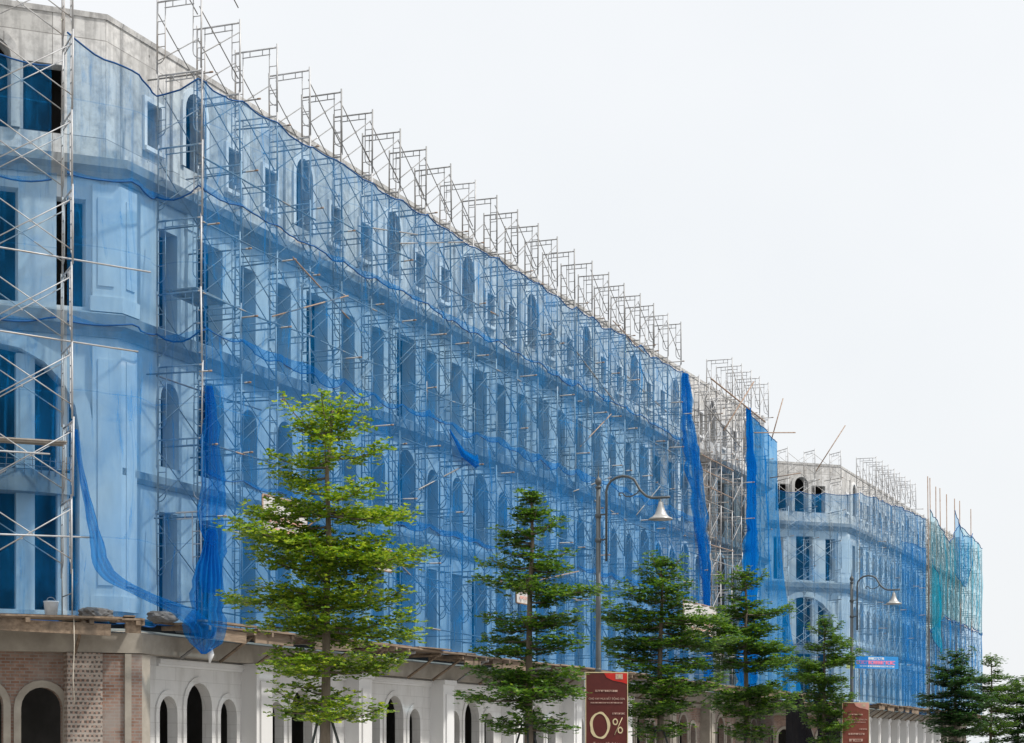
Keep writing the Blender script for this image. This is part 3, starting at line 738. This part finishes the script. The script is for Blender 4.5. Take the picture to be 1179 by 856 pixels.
ribbon(F, [(39.5, -1.8, 17.4), (40.0, -1.8, 15.4), (41.0, -1.85, 12.8), (42.0, -1.9, 10.3), (42.6, -1.85, 7.6), (42.9, -1.8, 4.75)], [.4, 1.5, 1.8, 1.1, .6, .9], (1, -.1, 0), 6, .16, 'gathered blue net edge hanging beside the bare concrete gap', 11, NETM)
ribbon(F, [(49.55, -1.8, 17.6), (49.8, -1.85, 14.5), (49.7, -1.9, 11), (49.2, -1.9, 8.2), (48.8, -1.85, 4.75)], [.4, 1.0, 1.5, 2.2, 2.9], (1, -.1, 0), 6, .16, 'folded dark blue net edge hanging at the start of the end net', 13, NET2)
swag(F, [(15.2, -1.8, 11.4), (15.9, -1.95, 10.75), (16.9, -1.95, 10.6), (17.2, -1.85, 10.9)], [.02, .09, .13, .03], 'small blue net bundle caught halfway up the long scaffold', 33)
# nets of the farther block
net(FB, [pc(LF, 1.72), pc(.2, 1.72)], 17.0, 4.72, NETP, 'pale net over the arched corner of the farther block', [0, 1.5, 3.2, 5.5], .12, .05, .1, .12, .25, .02, 41)
net(FB, [pc(.15, 1.72), (.3, O), (6.4, O)], 17.1, 4.72, NETP, 'pale blue net at the start of the long side of the farther block', [0, 2, 3.8, 5.6, 7.2], .1, .05, .12, .15, .25, .02, 42)
net(FB, [(6.3, O - .03), (16.9, O - .03)], [(0, 17.3), (10.6, 17.5)], 4.6, NET, 'deep blue net in the middle of the farther block', [0, 2, 4, 6, 8, 10.6], .1, .05, .12, .15, .3, .03, 43)
net(FB, [(8.3, O - .06), (16.9, O - .06)], [(0, 15.2), (8.6, 15.6)], 4.4, NET, 'second dense blue layer of net lower down on the farther block', [0, 2, 4, 6, 8.6], .1, .1, .12, .15, .3, .02, 44)
net(FB, [(17.0, O - .3), (26, O - .2), (41.8, O)], [(0, 18.2), (8, 16.8), (12.5, 18.6), (24.9, 18.0)], [(0, 10), (6, 11.5), (24.9, 11.4)], TEAL, 'teal net at the upper end of the farther block', [0, 2.1, 4.2, 6.3, 8.4, 10.5, 12.6, 14.7, 16.8, 19, 21, 23, 24.9], .1, .25, .2, .2, .3, .03, 45)
net(FB, [(17.0, O - .3), (26, O - .2), (41.8, O)], [(0, 10), (6, 11.3), (24.9, 11.2)], 4.5, NET, 'blue net below the teal one at the end of the farther block', [0, 2.1, 4.2, 6.3, 8.4, 10.5, 12.6, 14.7, 16.8, 19, 21, 23, 24.9], .1, .1, .15, .2, .3, .03, 46)
net(FB, [(17.2, O - .4), (18.6, O - .6), (20.6, O - .38)], [(0, 14.8), (3.6, 12.2)], [(0, 9.6), (3.6, 8.4)], TEALD, 'torn teal net flap beside the deep blue net', None, 0, .3, .1, .25, .2, .02, 47)
net(FB, [(27.5, O - .25), (36.5, O - .1)], [(0, 19.3), (4, 17.9), (9, 18.5)], [(0, 15.0), (5, 14.2), (9, 16.4)], NET, 'dark blue net scrap hung over the teal net', [0, 2.5, 4.5, 6.5, 9], .15, .2, .1, .15, .3, .03, 48)

# ------------------------------------------------------------------ banners on the scaffold
def lettering(parent, rows, m, y, seed, name='lettering'):
    """rows of small raised strokes: writing too small to read in the photograph"""
    rnd = random.Random(seed)
    for (x0, x1, z, h, *mm) in rows:
        mb = MB(); x = x0
        while x < x1 - h * .4:
            w = h * rnd.uniform(.45, .8)
            if True:
                mb.box(x, x + w * .28, y - .004, y, z, z + h); mb.box(x + w * .28, x + w, y - .004, y, z + (h * .75 if rnd.random() < .6 else 0), z + h * (.999 if rnd.random() < .5 else .3) if False else z + h)
                if rnd.random() < .6: mb.box(x + w * .28, x + w, y - .004, y, z, z + h * .22)
            x += w + h * (.12 if rnd.random() < .8 else .24)
        mb.build(name, mm[0] if mm else m, parent)
def banner(M, x0, x1, y, z0, z1, label, seed):
    mb = MB(); n = 12
    for i in range(n):
        a, b = x0 + (x1 - x0) * i / n, x0 + (x1 - x0) * (i + 1) / n
        ya, yb = y + .03 * math.sin(i * 1.9), y + .03 * math.sin((i + 1) * 1.9)
        mb.quad((a, ya, z0), (b, yb, z0), (b, yb, z1), (a, ya, z1)); mb.quad((a, ya + .012, z0), (b, yb + .012, z0), (b, yb + .012, z1), (a, ya + .012, z1))
    o = tag(mb.build('banner', BANW, None, M), label, 'banner', 'white banners on the long scaffold')
    fr = MB()
    for a, b in (((x0, z0), (x1, z0)), ((x0, z1), (x1, z1)), ((x0, z0), (x0, z1)), ((x1, z0), (x1, z1))): fr.tube([(a[0], y, a[1]), (b[0], y, b[1])], .03, 4)
    fr.build('banner_frame', RUSTY, o)
    w = x1 - x0
    lettering(o, [(x0 + w * .12, x1 - w * .12, z0 + .36, .15), (x0 + w * .2, x1 - w * .2, z0 + .14, .09)], REDL, y - .045, seed)
banner(F, 3.3, 5.6, -2.0, 7.0, 8.0, 'white lettered banner showing left of the trunk of the bright nearest tree', 1)
banner(F, 9.7, 10.7, -2.0, 6.72, 7.3, 'small white banner end peeping out right of the bright nearest tree', 4)
banner(F, 20.1, 21.3, -2.0, 6.55, 7.2, 'white banner showing through the crown of the second tree', 2)
banner(F, 38.6, 43.4, -2.0, 6.7, 7.95, 'white banner behind the third tree near the net edge', 3)
def flatbanner(p, L_, z0, z1, mat, label, rows, seed):
    M = T(p[0], p[1]) @ RZ(math.atan2(.394, .919)); mb = MB(); mb.box(0, L_, 0, .012, z0, z1)
    o = tag(mb.build('banner', mat, None, M), label, 'banner')
    lettering(o, rows, PINK, -.001, seed)
    return o
flatbanner((20.25, 118.0), 3.05, 6.75, 7.48, BANB, 'sky blue banner with pink lettering on the farther block', [(.95, 2.1, 7.28, .14, SIGNSIDE), (.12, 2.9, 7.0, .22), (.35, 2.8, 6.84, .09, SIGNSIDE)], 5)
flatbanner((19.72, 117.8), .56, 6.72, 7.5, BANY, 'small yellow banner behind the farther lamp post', [(.12, .42, 7.0, .14, REDL)], 6)

# ------------------------------------------------------------------ odds and ends round the corner
mb = MB(); mb.lathe([(0, 0), (.13, 0), (.165, .34), (.175, .35), (.175, .37), (.155, .37), (.12, .02), (0, .02)], 18)
bk = mb.build('bucket', BUCKET, None, F @ T(*pc(1.72, .95), Z0 + .02)); tag(bk, 'pale plastic bucket on the deck below the corner arch', 'bucket')
mb = MB(); mb.tube([(.17 * math.cos(a * PI / 8), 0, .36 + .1 * math.sin(a * PI / 8)) for a in range(9)], .006, 5); mb.build('handle', STEEL, bk)
def lump(M, p, sx, sy, sz, label, seed):
    import bmesh
    bm = bmesh.new(); bmesh.ops.create_icosphere(bm, subdivisions=3, radius=1)
    for v in bm.verts:
        c = v.co.copy(); m_ = max(abs(c.x), abs(c.y), abs(c.z)); c = c.lerp(c / m_, .7)
        k = 1 + .18 * noise.noise(c * 1.7 + Vector((seed, 0, 0))) + .06 * noise.noise(c * 6)
        v.co = Vector((c.x * sx * k, c.y * sy * k, (c.z * k + .95) * sz))
    me = bpy.data.meshes.new('rubble'); bm.to_mesh(me); bm.free(); me.materials.append(RUBBLE)
    tag(link('rubble', me, None, M @ T(*p)), label, 'rubble', 'rubble lumps on the corner deck')
lump(F, tuple(pc(.75, 1.15)) + (Z0 + .0,),   .45, .22, .13, 'broad dark rubble lump beside the corner poles', 1)
lump(F, (.02, -1.2, Z0),   .4, .24, .12, 'dark rubble lump behind the drooping net swag', 5)
mb = MB(); px, py = pc(1.42, 2.05)
mb.tube([(px, py, 4.7), (px + .02, py, 4.0), (px - .03, py, 3.3), (px + .03, py, 2.75)], .012, 5)
tag(mb.build('hanging_cord', ROPE, None, F), 'pale cord hanging from the deck in front of the brick arches', 'cord')
mb = MB()
q = [(.62, -2.1, 4.1), (.66, -2.1, 3.95), (.6, -2.1, 3.75)]; mb.tube(q, [.05, .08, .02], 7)
tag(mb.build('cloth_knot', SIGNSIDE, None, F), 'pale rag hanging beneath the deck right of the net swag', 'rag')

# black shade nets by the side street
def blacksheet(M, a, b, c, d, label, seed):
    mb = MB(); n = 16; V = []
    a, b, c, d = map(Vector, (a, b, c, d))
    for i in range(n + 1):
        for j in range(n + 1):
            u, v = i / n, j / n; p = a.lerp(b, u).lerp(d.lerp(c, u), v)
            p.z -= .5 * math.sin(PI * v) * .6; p.y += .16 * math.sin(u * 21 + seed) * (.3 + v) + .1 * noise.noise((u * 5, v * 4, seed)); V.append(p)
    mb.add(V, [(i * (n + 1) + j, (i + 1) * (n + 1) + j, (i + 1) * (n + 1) + j + 1, i * (n + 1) + j + 1) for i in range(n) for j in range(n)], 0, True)
    tag(mb.build('shade_net', BLACKNET, None, M), label, 'net', 'black shade nets by the side street')
blacksheet(F, (55.2, -2.2, 4.6), (58.2, -2.2, 4.6), (61.5, -3.0, .2), (53.0, -2.8, .2), 'black shade net hung over the ground floor end of the long building', 1)
blacksheet(F, (60.0, -2.4, 4.9), (61.6, -2.5, 4.7), (71, -3.4, .2), (62.5, -2.4, .2), 'black shade net slanting down like a tent over the side street', 3)

# ------------------------------------------------------------------ street lamps
ROW = 12.5                                          # the tree and lamp row stands this far in front of the facade
def along(px):
    """distance along the row of the thing seen at that place along the street"""
    return (33160 / (1510 - px) - (FOLD.y - ROW * math.sin(ALPHA))) / math.cos(ALPHA)
S_T1 = along(372); S_STEP = 8.05
def lamp(s, label):
    k = .00205 / .93; root = thing('street_lamp', F @ T(s, -ROW, .12), label, 'street lamp', 'street lamps along the pavement')
    zt = 6.88; Pz = lambda y: zt - (y - 285) * .00205
    mb = MB(); mb.lathe([(.0, 0), (.19, 0), (.19, .1), (.14, .2), (.12, .9), (.085, 1.0), (.07, 1.15), (.055, 3), (.045, zt), (0, zt)], 14)
    for z in (3.2, Pz(560), Pz(800)): mb.lathe([(.046, z - .05), (.066, z - .03), (.066, z + .03), (.046, z + .05)], 12)
    mb.build('pole', LAMP, root)
    mb = MB(); mb.lathe([(.03, zt - .02), (.062, zt), (.062, zt + .03), (.03, zt + .05), (.055, zt + .08), (.068, zt + .13), (.055, zt + .18), (.02, zt + .215), (.012, zt + .26), (.004, zt + .42), (0, zt + .43)], 14); mb.build('finial', LAMP, root)
    X = lambda x: -(x - 177) * k                    # the arm reaches over the road
    pts = [(255, 1010), (255, 320)] + [(412 - 157 * math.cos(a * PI / 8), 320 - 140 * math.sin(a * PI / 8)) for a in range(1, 7)] + [(575, 320), (600, 350), (640, 388), (690, 408), (770, 410), (862, 408)]
    mb = MB(); mb.tube([(0, X(x), Pz(y)) for x, y in pts], .026, 8)
    mb.tube([(0, X(x), Pz(y)) for x, y in ((575, 330), (540, 362), (490, 385), (440, 380), (410, 345), (385, 345), (375, 365), (395, 375))], .014, 6)
    mb.build('arm', LAMP, root)
    for y in (548, 795):
        mb = MB(); mb.tube([(0, 0, Pz(y)), (0, X(255), Pz(y))], .018, 6); mb.build('arm_bracket', LAMP, root)
    mb = MB(); zb = Pz(625)
    mb.tube([(0, X(775), Pz(410)), (0, X(775), Pz(470))], .012, 6)
    prof = [(.0, .36), (.035, .36), (.05, .33), (.062, .27), (.085, .19), (.12, .11), (.165, .06), (.235, .03), (.24, .01), (.235, 0), (.22, .01), (.15, .05), (.05, .2), (0, .25)]
    mb.lathe(prof, 22, (0, X(775), zb)); mb.build('lamp_shade', BELL, root)
lamp(S_T1 + 1.5 * S_STEP, 'nearer street lamp with swan neck arm and bell shade behind the red sign')
lamp(along(980), 'farther street lamp with bell shade in front of the farther block')

# ------------------------------------------------------------------ advertising signs
def text(s, size, x, z, m, parent, y, name='lettering', align='CENTER', sx=1.):
    cu = bpy.data.curves.new(name, 'FONT'); cu.body = s; cu.size = size; cu.align_x = align; cu.align_y = 'CENTER'; cu.extrude = .003; cu.resolution_u = 6
    t_ = bpy.data.objects.new('text', cu); C.objects.link(t_); bpy.context.view_layer.update()
    me = bpy.data.meshes.new_from_object(t_.evaluated_get(bpy.context.evaluated_depsgraph_get())); bpy.data.objects.remove(t_)
    me.materials.clear(); me.materials.append(m)
    return link(name, me, parent, T(x, y, z) @ Matrix.Rotation(PI / 2, 4, 'X') @ Matrix.Scale(sx, 4, (1, 0, 0)))
def ring(x, z, rx, rz, tx, tz, y, m, parent, name, n=40, rough=.0):
    mb = MB(); P_ = []
    for i in range(n):
        a = 2 * PI * i / n; k = 1 + rough * math.sin(5 * a + 1) * .4 + rough * .5 * noise.noise((math.cos(a) * 3, math.sin(a) * 3, 1))
        P_.append(((x + rx * k * math.cos(a), z + rz * k * math.sin(a)), (x + (rx - tx * (1 + rough * 2 * math.sin(2 * a))) * math.cos(a), z + (rz - tz) * math.sin(a))))
    for i in range(n):
        (a, b), (c, d) = P_[i], P_[(i + 1) % n]
        mb.quad((a[0], y, a[1]), (c[0], y, c[1]), (d[0], y, d[1]), (b[0], y, b[1]))
        mb.quad((a[0], y, a[1]), (c[0], y, c[1]), (c[0], y + .004, c[1]), (a[0], y + .004, a[1]))
    return mb.build(name, m, parent)
def sign(M, label, panel, full):
    root = thing('advertising_sign', M, label, 'sign', 'maroon signs on the pavement')
    W, H = .82, 3.06
    mb = MB(); mb.box(-W / 2, W / 2, .0, .16, .12, H); mb.box(-W / 2 - .05, W / 2 + .05, -.05, .22, 0, .12); mb.build('casing', SIGNSIDE, root)
    mb = MB(); mb.box(-W / 2 + .012, W / 2 - .012, -.006, -.001, .3, H - .012); mb.build('panel', panel, root)
    mb = MB()
    for a, b, c, d in ((-W / 2, W / 2, H - .012, H + .006), (-W / 2, -W / 2 + .014, .3, H - .012), (W / 2 - .014, W / 2, .3, H - .012)): mb.box(a, b, -.012, -.0005, c, d)
    mb.build('trim', GOLD, root)
    y = -.012; tz = H
    mb = MB()
    pts = [(-.05, tz - .015), (.392, tz - .015), (.392, tz - .22), (.30, tz - .19), (.12, tz - .155), (.0, tz - .10)]
    mb.add([(a, y, b) for a, b in pts] + [(a, y + .005, b) for a, b in pts], [tuple(range(6)), tuple(range(11, 5, -1))] + [(i, (i + 1) % 6, (i + 1) % 6 + 6, i + 6) for i in range(6)]); mb.build('red_corner', RED if full else REDL, root)
    mb = MB(); mb.box(.17, .31, y - .004, y - .0005, tz - .13, tz - .03); mb.build('emblem', CREAM, root)
    st = [(.245 + (.05 if i % 2 == 0 else .02) * math.sin(PI * i / 5), tz - .08 + (.05 if i % 2 == 0 else .02) * math.cos(PI * i / 5)) for i in range(10)]
    mb = MB(); mb.add([(a, y - .008, b) for a, b in st], [tuple(range(10))]); mb.add([(a, y - .005, b) for a, b in st], [tuple(range(10))]); mb.build('star', GOLD, root)
    lettering(root, [(-.22, .22, tz - .37, .035)], CREAM, y, 3, 'logo_lettering')
    text('CHO VAY MUA BẤT ĐỘNG SẢN', .056, 0, tz - .505, CREAM, root, y, sx=.86)
    lettering(root, [(-.31, .31, tz - .59, .022)], CREAM, y, 8)
    lettering(root, [(.11, .34, tz - .80, .032)], CREAM, y, 9)
    if full:
        ring(-.13, tz - 1.01, .195, .255, .055, .035, y, GOLD, root, 'numeral', 40, .08)
        ring(.165, tz - .94, .052, .065, .022, .025, y, GOLD, root, 'percent_mark', 24, .05)
        ring(.262, tz - 1.10, .052, .065, .022, .025, y, GOLD, root, 'percent_mark', 24, .05)
        mb = MB(); mb.tube([(.15, y - .002, tz - 1.19), (.30, y - .002, tz - .86)], .008, 5); mb.build('percent_mark', GOLD, root)
        text('Trong 18 tháng', .085, 0, tz - 1.36, CREAM, root, y)
    else:
        lettering(root, [(-.22, .28, tz - .95, .05), (-.2, .2, tz - 1.15, .08), (-.25, .25, tz - 1.35, .03)], CREAM, y, 12)
    return root
FACE = RZ(R(7))
sign(T(1.80, 38.0, .12) @ FACE, 'maroon sign with gold 0% in front of the nearer lamp post', MAROON, True)
sign(T(10.15, 59.0, .10) @ FACE, 'faded brown red sign in front of the farther lamp post', MAROON2, False)

# ------------------------------------------------------------------ trees
def tree_meshes(seed, H, zlow, prof, leafm, tiers, nb=6, dens=1.0, lsz=.062, rt=.1):
    """layered street tree: whorls of flat leafy sprays round a straight trunk"""
    rnd = random.Random(seed); tb = MB(); V = []; Fc = []
    ax = [(rnd.uniform(-.05, .05) * (i / 7), rnd.uniform(-.05, .05) * (i / 7), H * .97 * i / 7) for i in range(8)]
    tb.tube(ax, [rt * (1.15 if i == 0 else 1) * (1 - .82 * i / 7) + .004 for i in range(8)], 9)
    def axis(z):
        u = min(.999, z / (H * .97)) * 7; i = int(u); f = u - i
        return Vector(ax[i]).lerp(Vector(ax[i + 1]), f)
    def leaf(p, d, size):
        d = d.normalized(); side = d.cross(Vector((rnd.gauss(0, .35), rnd.gauss(0, .35), 1))).normalized()
        b = len(V); w = size * .3
        V.extend([tuple(p), tuple(p + d * size * .62 + side * w), tuple(p + d * size), tuple(p + d * size * .62 - side * w)]); Fc.append((b, b + 1, b + 2, b + 3))
    def rosette(p, n):
        a0 = rnd.uniform(0, 6.28)
        for j in range(n):
            a = a0 + 6.28 * j / n + rnd.uniform(-.3, .3)
            leaf(p, Vector((math.cos(a), math.sin(a), rnd.uniform(-.1, .55))), lsz * rnd.uniform(.75, 1.3))
    for t in range(tiers):
        f = min(1, max(0, (t + (rnd.uniform(-.3, .3) if 0 < t < tiers - 1 else 0)) / (tiers - 1))); z = zlow + (H - zlow - .12) * (f ** .96)
        rr = interp(prof, f); k = max(3, nb - (3 if f > .8 else 0)); a0 = rnd.uniform(0, 6.28)
        for j in range(k + (3 if f < .85 else 0)):
            fill = j >= k                            # short inner shoots between the whorls
            a = a0 + 6.28 * j / k + rnd.uniform(-.35, .35); Lb = rr * (rnd.uniform(.35, .7) if fill else rnd.choice((rnd.uniform(.85, 1.15), rnd.uniform(.45, .9)))); zz = z + (rnd.uniform(.15, .45) if fill else rnd.uniform(-.13, .13))
            rise = rnd.uniform(-.06, .24) * Lb + (.9 * Lb * max(0, f - .75) / .25 if f > .75 else 0)
            base = axis(min(zz, H * .95)); dv = Vector((math.cos(a), math.sin(a), 0)); sv = Vector((-dv.y, dv.x, 0))
            bend = rnd.uniform(-.12, .12) * Lb
            pt = lambda u: base + dv * (Lb * u) + sv * (bend * u * u) + Vector((0, 0, rise * u * u * .9 + rise * .1 * u - .05 * Lb * math.sin(PI * u)))
            tb.tube([pt(q / 4) for q in range(5)], [.016 * (1 - .8 * q / 4) + .003 for q in range(5)], 4, cap=False)
            nt_ = max(3, int(Lb * 7))
            for q in range(nt_):                     # side twigs, each a flat spray of rosettes
                u = .16 + .84 * (q + rnd.random() * .6) / nt_
                for sgn in (-1, 1):
                    tl = (.17 + .36 * Lb * (1 - abs(u - .55) * 1.1)) * rnd.uniform(.5, 1.15)
                    td = (dv * rnd.uniform(.5, 1.1) + sv * sgn).normalized(); b0 = pt(min(u, 1))
                    nr_ = max(2, int(tl * 13 * dens))
                    for w in range(nr_):
                        p = b0 + td * tl * ((w + rnd.random()) / nr_) + Vector((rnd.gauss(0, .04), rnd.gauss(0, .04), rnd.gauss(.02, .058)))
                        rosette(p, rnd.randint(5, 7))
            rosette(pt(1.02), 7)
    for q in range(14): rosette(axis(H * .95) + Vector((rnd.gauss(0, .035), rnd.gauss(0, .035), rnd.uniform(-.25, .22))), 6)
    me = bpy.data.meshes.new('crown'); me.from_pydata(V, [], Fc); me.materials.append(leafm); me.update()
    return tb.mesh('trunk', BARK), me
def stake_mesh():
    mb = MB()
    for a in (.4, 2.5, 4.6):
        mb.tube([(.75 * math.cos(a), .75 * math.sin(a), 0), (.10 * math.cos(a), .10 * math.sin(a), 2.05)], .02, 6)
    mb.tube([(.11 * math.cos(i * PI / 6), .11 * math.sin(i * PI / 6), 2.03) for i in range(13)], .016, 5)
    return mb.mesh('tree_support', LAMP)
STAKE = stake_mesh()
PR1 = [(0, .9), (.10, 1.35), (.22, 1.25), (.38, 1.5), (.54, 1.65), (.66, 1.35), (.76, 1.05), (.86, .95), (.94, .55), (1, .35)]
PR2 = [(0, .75), (.15, 1.15), (.3, .95), (.45, 1.15), (.6, 1.12), (.72, .85), (.82, .6), (.92, .35), (1, .2)]
PR3 = [(0, .7), (.15, 1.2), (.3, 1.1), (.5, 1.5), (.65, 1.35), (.78, .95), (.9, .6), (1, .3)]
TM = {}
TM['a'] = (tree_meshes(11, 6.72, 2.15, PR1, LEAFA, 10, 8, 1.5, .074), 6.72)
TM['b'] = (tree_meshes(12, 6.45, 2.0, PR2, LEAFB, 10, 8, 1.5, .076), 6.45)
TM['c'] = (tree_meshes(13, 5.95, 2.0, PR3, LEAFB, 9, 8, 1.5, .08), 5.95)
TM['d'] = (tree_meshes(14, 6.3, 2.0, PR3, LEAFB, 9, 8, 1.5, .08), 6.3)
TM['e'] = (tree_meshes(15, 5.6, 1.9, PR3, LEAFC, 10, 7, 1.1, .1), 5.6)
def tree(s, o, key, H, rz, label, group='street trees along the pavement', wide=1.):
    (tr, cr), h0 = TM[key]; k = H / h0
    root = thing('street_tree', F @ T(s, -o, .12) @ Matrix.Rotation(.018 * math.sin(s * 3.1), 4, 'X') @ RZ(rz) @ Matrix.Diagonal((k * wide, k * wide, k, 1)), label, 'tree', group)
    link('trunk', tr, root); link('crown', cr, root); return root
def row_s(px, o=ROW): return (33160 / (1510 - px) - (FOLD.y - o * math.sin(ALPHA))) / math.cos(ALPHA)
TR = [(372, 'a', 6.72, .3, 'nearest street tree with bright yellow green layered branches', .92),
      (606, 'b', 6.45, 1.1, 'slim dark green tree left of the maroon sign', 1.),
      (758, 'c', 5.95, 2.2, 'dark bushy tree right of the nearer lamp post', 1.),
      (861, 'd', 6.3, .5, 'layered green tree in front of the folded blue net edge', 1.),
      (948, 'c', 5.6, 4.0, 'smaller layered tree left of the farther lamp post', .86),
      (1101, 'e', 5.75, 1.0, 'dark dense tree at the foot of the farther block', 1.05),
      (1139, 'd', 6.0, 2.6, 'airy tree beyond the end of the farther block', .95),
      (1172, 'e', 5.35, 3.3, 'rightmost dark tree against the white sky', 1.)]
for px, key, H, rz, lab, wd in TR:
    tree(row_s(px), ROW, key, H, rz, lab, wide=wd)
    st = link('tree_support', STAKE, None, F @ T(row_s(px), -ROW, .12) @ RZ(rz))
    tag(st, 'dark tripod support of the ' + lab.split(' with ')[0], 'tree support', 'tree supports')
for i, (s, o, H, rz, lab) in enumerate(((140, 9, 4.6, 2, 'left one of the distant low trees beside the block'), (158, 12, 4.4, 4, 'middle one of the distant low trees right of the block'), (178, 6, 4.8, 1, 'distant low tree at the right edge of the view'))):
    tree(s, o, 'e', H, rz, lab, 'distant trees', 1.5)

# ------------------------------------------------------------------ ground
m, nt, out = newmat('earth'); v = coords(nt); n1 = noise_t(nt, v, .35, 6); finish(nt, out, ramp(nt, n1, [(.3, (.22, .19, .15)), (.7, (.34, .31, .26))]), .95); EARTH = m
ASPH = m_mottled('asphalt', (.045, .045, .047), (.065, .065, .066), 9, .9)
PAVE = m_ashlar('paving', (.34, .33, .31), (.2, .2, .19), .6, .3)
m, nt, out = newmat('paving_slabs'); v = coords(nt); br = N(nt, 'TexBrick'); nt.links.new(v, br.inputs[0]); br.inputs['Scale'].default_value = 1; br.inputs['Brick Width'].default_value = .6; br.inputs['Row Height'].default_value = .3
br.inputs['Mortar Size'].default_value = .008; br.inputs['Color1'].default_value = (.36, .34, .32, 1); br.inputs['Color2'].default_value = (.30, .29, .28, 1); br.inputs['Mortar'].default_value = (.18, .17, .16, 1)
finish(nt, out, br.outputs[0], .9); PAVE = m
KERB = m_mottled('kerb_stone', (.36, .36, .35), (.46, .46, .45), 3)
PAINT = m_mottled('road_paint', (.72, .72, .7), (.8, .8, .78), 6)
mb = MB(); mb.quad((-1500, -1500, 0), (1500, -1500, 0), (1500, 1500, 0), (-1500, 1500, 0)); struct('ground', mb, EARTH)
mb = MB(); mb.box(-60, 260, -14.3, -.2, -.02, .12); struct('pavement', mb, PAVE, F)
mb = MB(); mb.box(-60, 260, -14.52, -14.3, -.02, .13); struct('kerb', mb, KERB, F)
mb = MB(); mb.quad((-60, -34, .004), (260, -34, .004), (260, -14.52, .004), (-60, -14.52, .004)); struct('road', mb, ASPH, F)
mb = MB()
for i in range(50): mb.quad((-60 + i * 6.4, -24.3, .008), (-57 + i * 6.4, -24.3, .008), (-57 + i * 6.4, -24.15, .008), (-60 + i * 6.4, -24.15, .008))
struct('road_markings', mb, PAINT, F)
# low hedge and pale garden wall far down the street
mb = MB(); wall(mb, 0, 60, 0, 3.2, [(3 + 5 * i, 1.4, 0, 2.4, 0) for i in range(11)]); mb.box(-.2, 60.2, -.15, .5, 3.2, 3.4)
tag(mb.build('garden_wall', WHITEP, None, F @ T(150, -2)), 'long pale wall with door openings far beyond the trees', 'wall')
def shrub(M, rx, ry, rz_, label, seed):
    rnd = random.Random(seed); V = []; Fc = []
    for _ in range(5200):
        a, b = rnd.uniform(0, 6.28), math.acos(rnd.uniform(-.2, 1)); k = rnd.uniform(.72, 1) * (1 + .25 * noise.noise((math.cos(a) * 2, math.sin(a) * 2, b * 2 + seed)))
        p = Vector((math.cos(a) * math.sin(b) * rx * k, math.sin(a) * math.sin(b) * ry * k, rz_ * (.15 + .85 * math.cos(b) * k)))
        d = Vector((rnd.gauss(0, 1), rnd.gauss(0, 1), rnd.gauss(.3, .7))).normalized(); s_ = d.cross(Vector((rnd.gauss(0, 1), rnd.gauss(0, 1), 1))).normalized(); z = rnd.uniform(.12, .24)
        q = len(V); V += [tuple(p), tuple(p + d * z * .6 + s_ * z * .3), tuple(p + d * z), tuple(p + d * z * .6 - s_ * z * .3)]; Fc.append((q, q + 1, q + 2, q + 3))
    me = bpy.data.meshes.new('shrub'); me.from_pydata(V, [], Fc); me.materials.append(LEAFC); me.update()
    tag(link('shrub', me, None, M), label, 'shrub', 'shrubs far down the street')
for i, (s, o, w) in enumerate(((128, 8, 'first'), (139, 9.5, 'second'), (151, 8.5, 'third'), (165, 7, 'fourth'))):
    shrub(F @ T(s, -o, .1), 3.4, 2, 3.0, w + ' of the rounded shrubs beneath the rightmost trees', i)

# ------------------------------------------------------------------ light, sky, camera
SUN_AZ, SUN_EL = math.atan2(.97, -.24), R(56)
w = bpy.data.worlds.new('World'); sc.world = w; w.use_nodes = True; nt = w.node_tree; bg = nt.nodes['Background']
sky = N(nt, 'TexSky', sky_type='NISHITA'); sky.sun_disc = False; sky.sun_elevation = SUN_EL; sky.sun_rotation = SUN_AZ; sky.dust_density = 5; sky.air_density = 1.2
# thin white overcast veil in front of the blue sky
tc = N(nt, 'TexCoord'); n1 = noise_t(nt, tc.outputs['Generated'], 2.2, 5, .55)
veil = ramp(nt, n1, [(.32, (9.6, 9.9, 10.2)), (.68, (10.5, 10.65, 10.8))])
nt.links.new(mixc(nt, .88, sky.outputs[0], veil), bg.inputs[0]); bg.inputs[1].default_value = .1
su = bpy.data.lights.new('sun', 'SUN'); su.energy = 3.8; su.angle = R(4); su.color = (1, .96, .9)
so = bpy.data.objects.new('sun', su); C.objects.link(so)
dirv = Vector((math.sin(SUN_AZ) * math.cos(SUN_EL), math.cos(SUN_AZ) * math.cos(SUN_EL), math.sin(SUN_EL)))
so.rotation_euler = (-dirv).to_track_quat('-Z', 'Y').to_euler(); so.location = (30, 0, 40)
cam = bpy.data.cameras.new('camera'); cam.sensor_width = 36; cam.lens = 2300 / 1179 * 36; cam.shift_y = 442 / 1179; cam.clip_end = 4000; cam.clip_start = .1
co = bpy.data.objects.new('camera', cam); C.objects.link(co); co.location = (0, 0, 1.6); co.rotation_euler = (PI / 2, 0, 0); sc.camera = co
sc.view_settings.view_transform = 'Standard'; sc.view_settings.look = 'None'; sc.view_settings.exposure = 0; sc.view_settings.gamma = 1; sc.view_settings.use_curve_mapping = False
sc.render.engine = 'CYCLES'; sc.cycles.transparent_max_bounces = 24; sc.cycles.max_bounces = 6; sc.cycles.diffuse_bounces = 3; sc.cycles.use_denoising = True
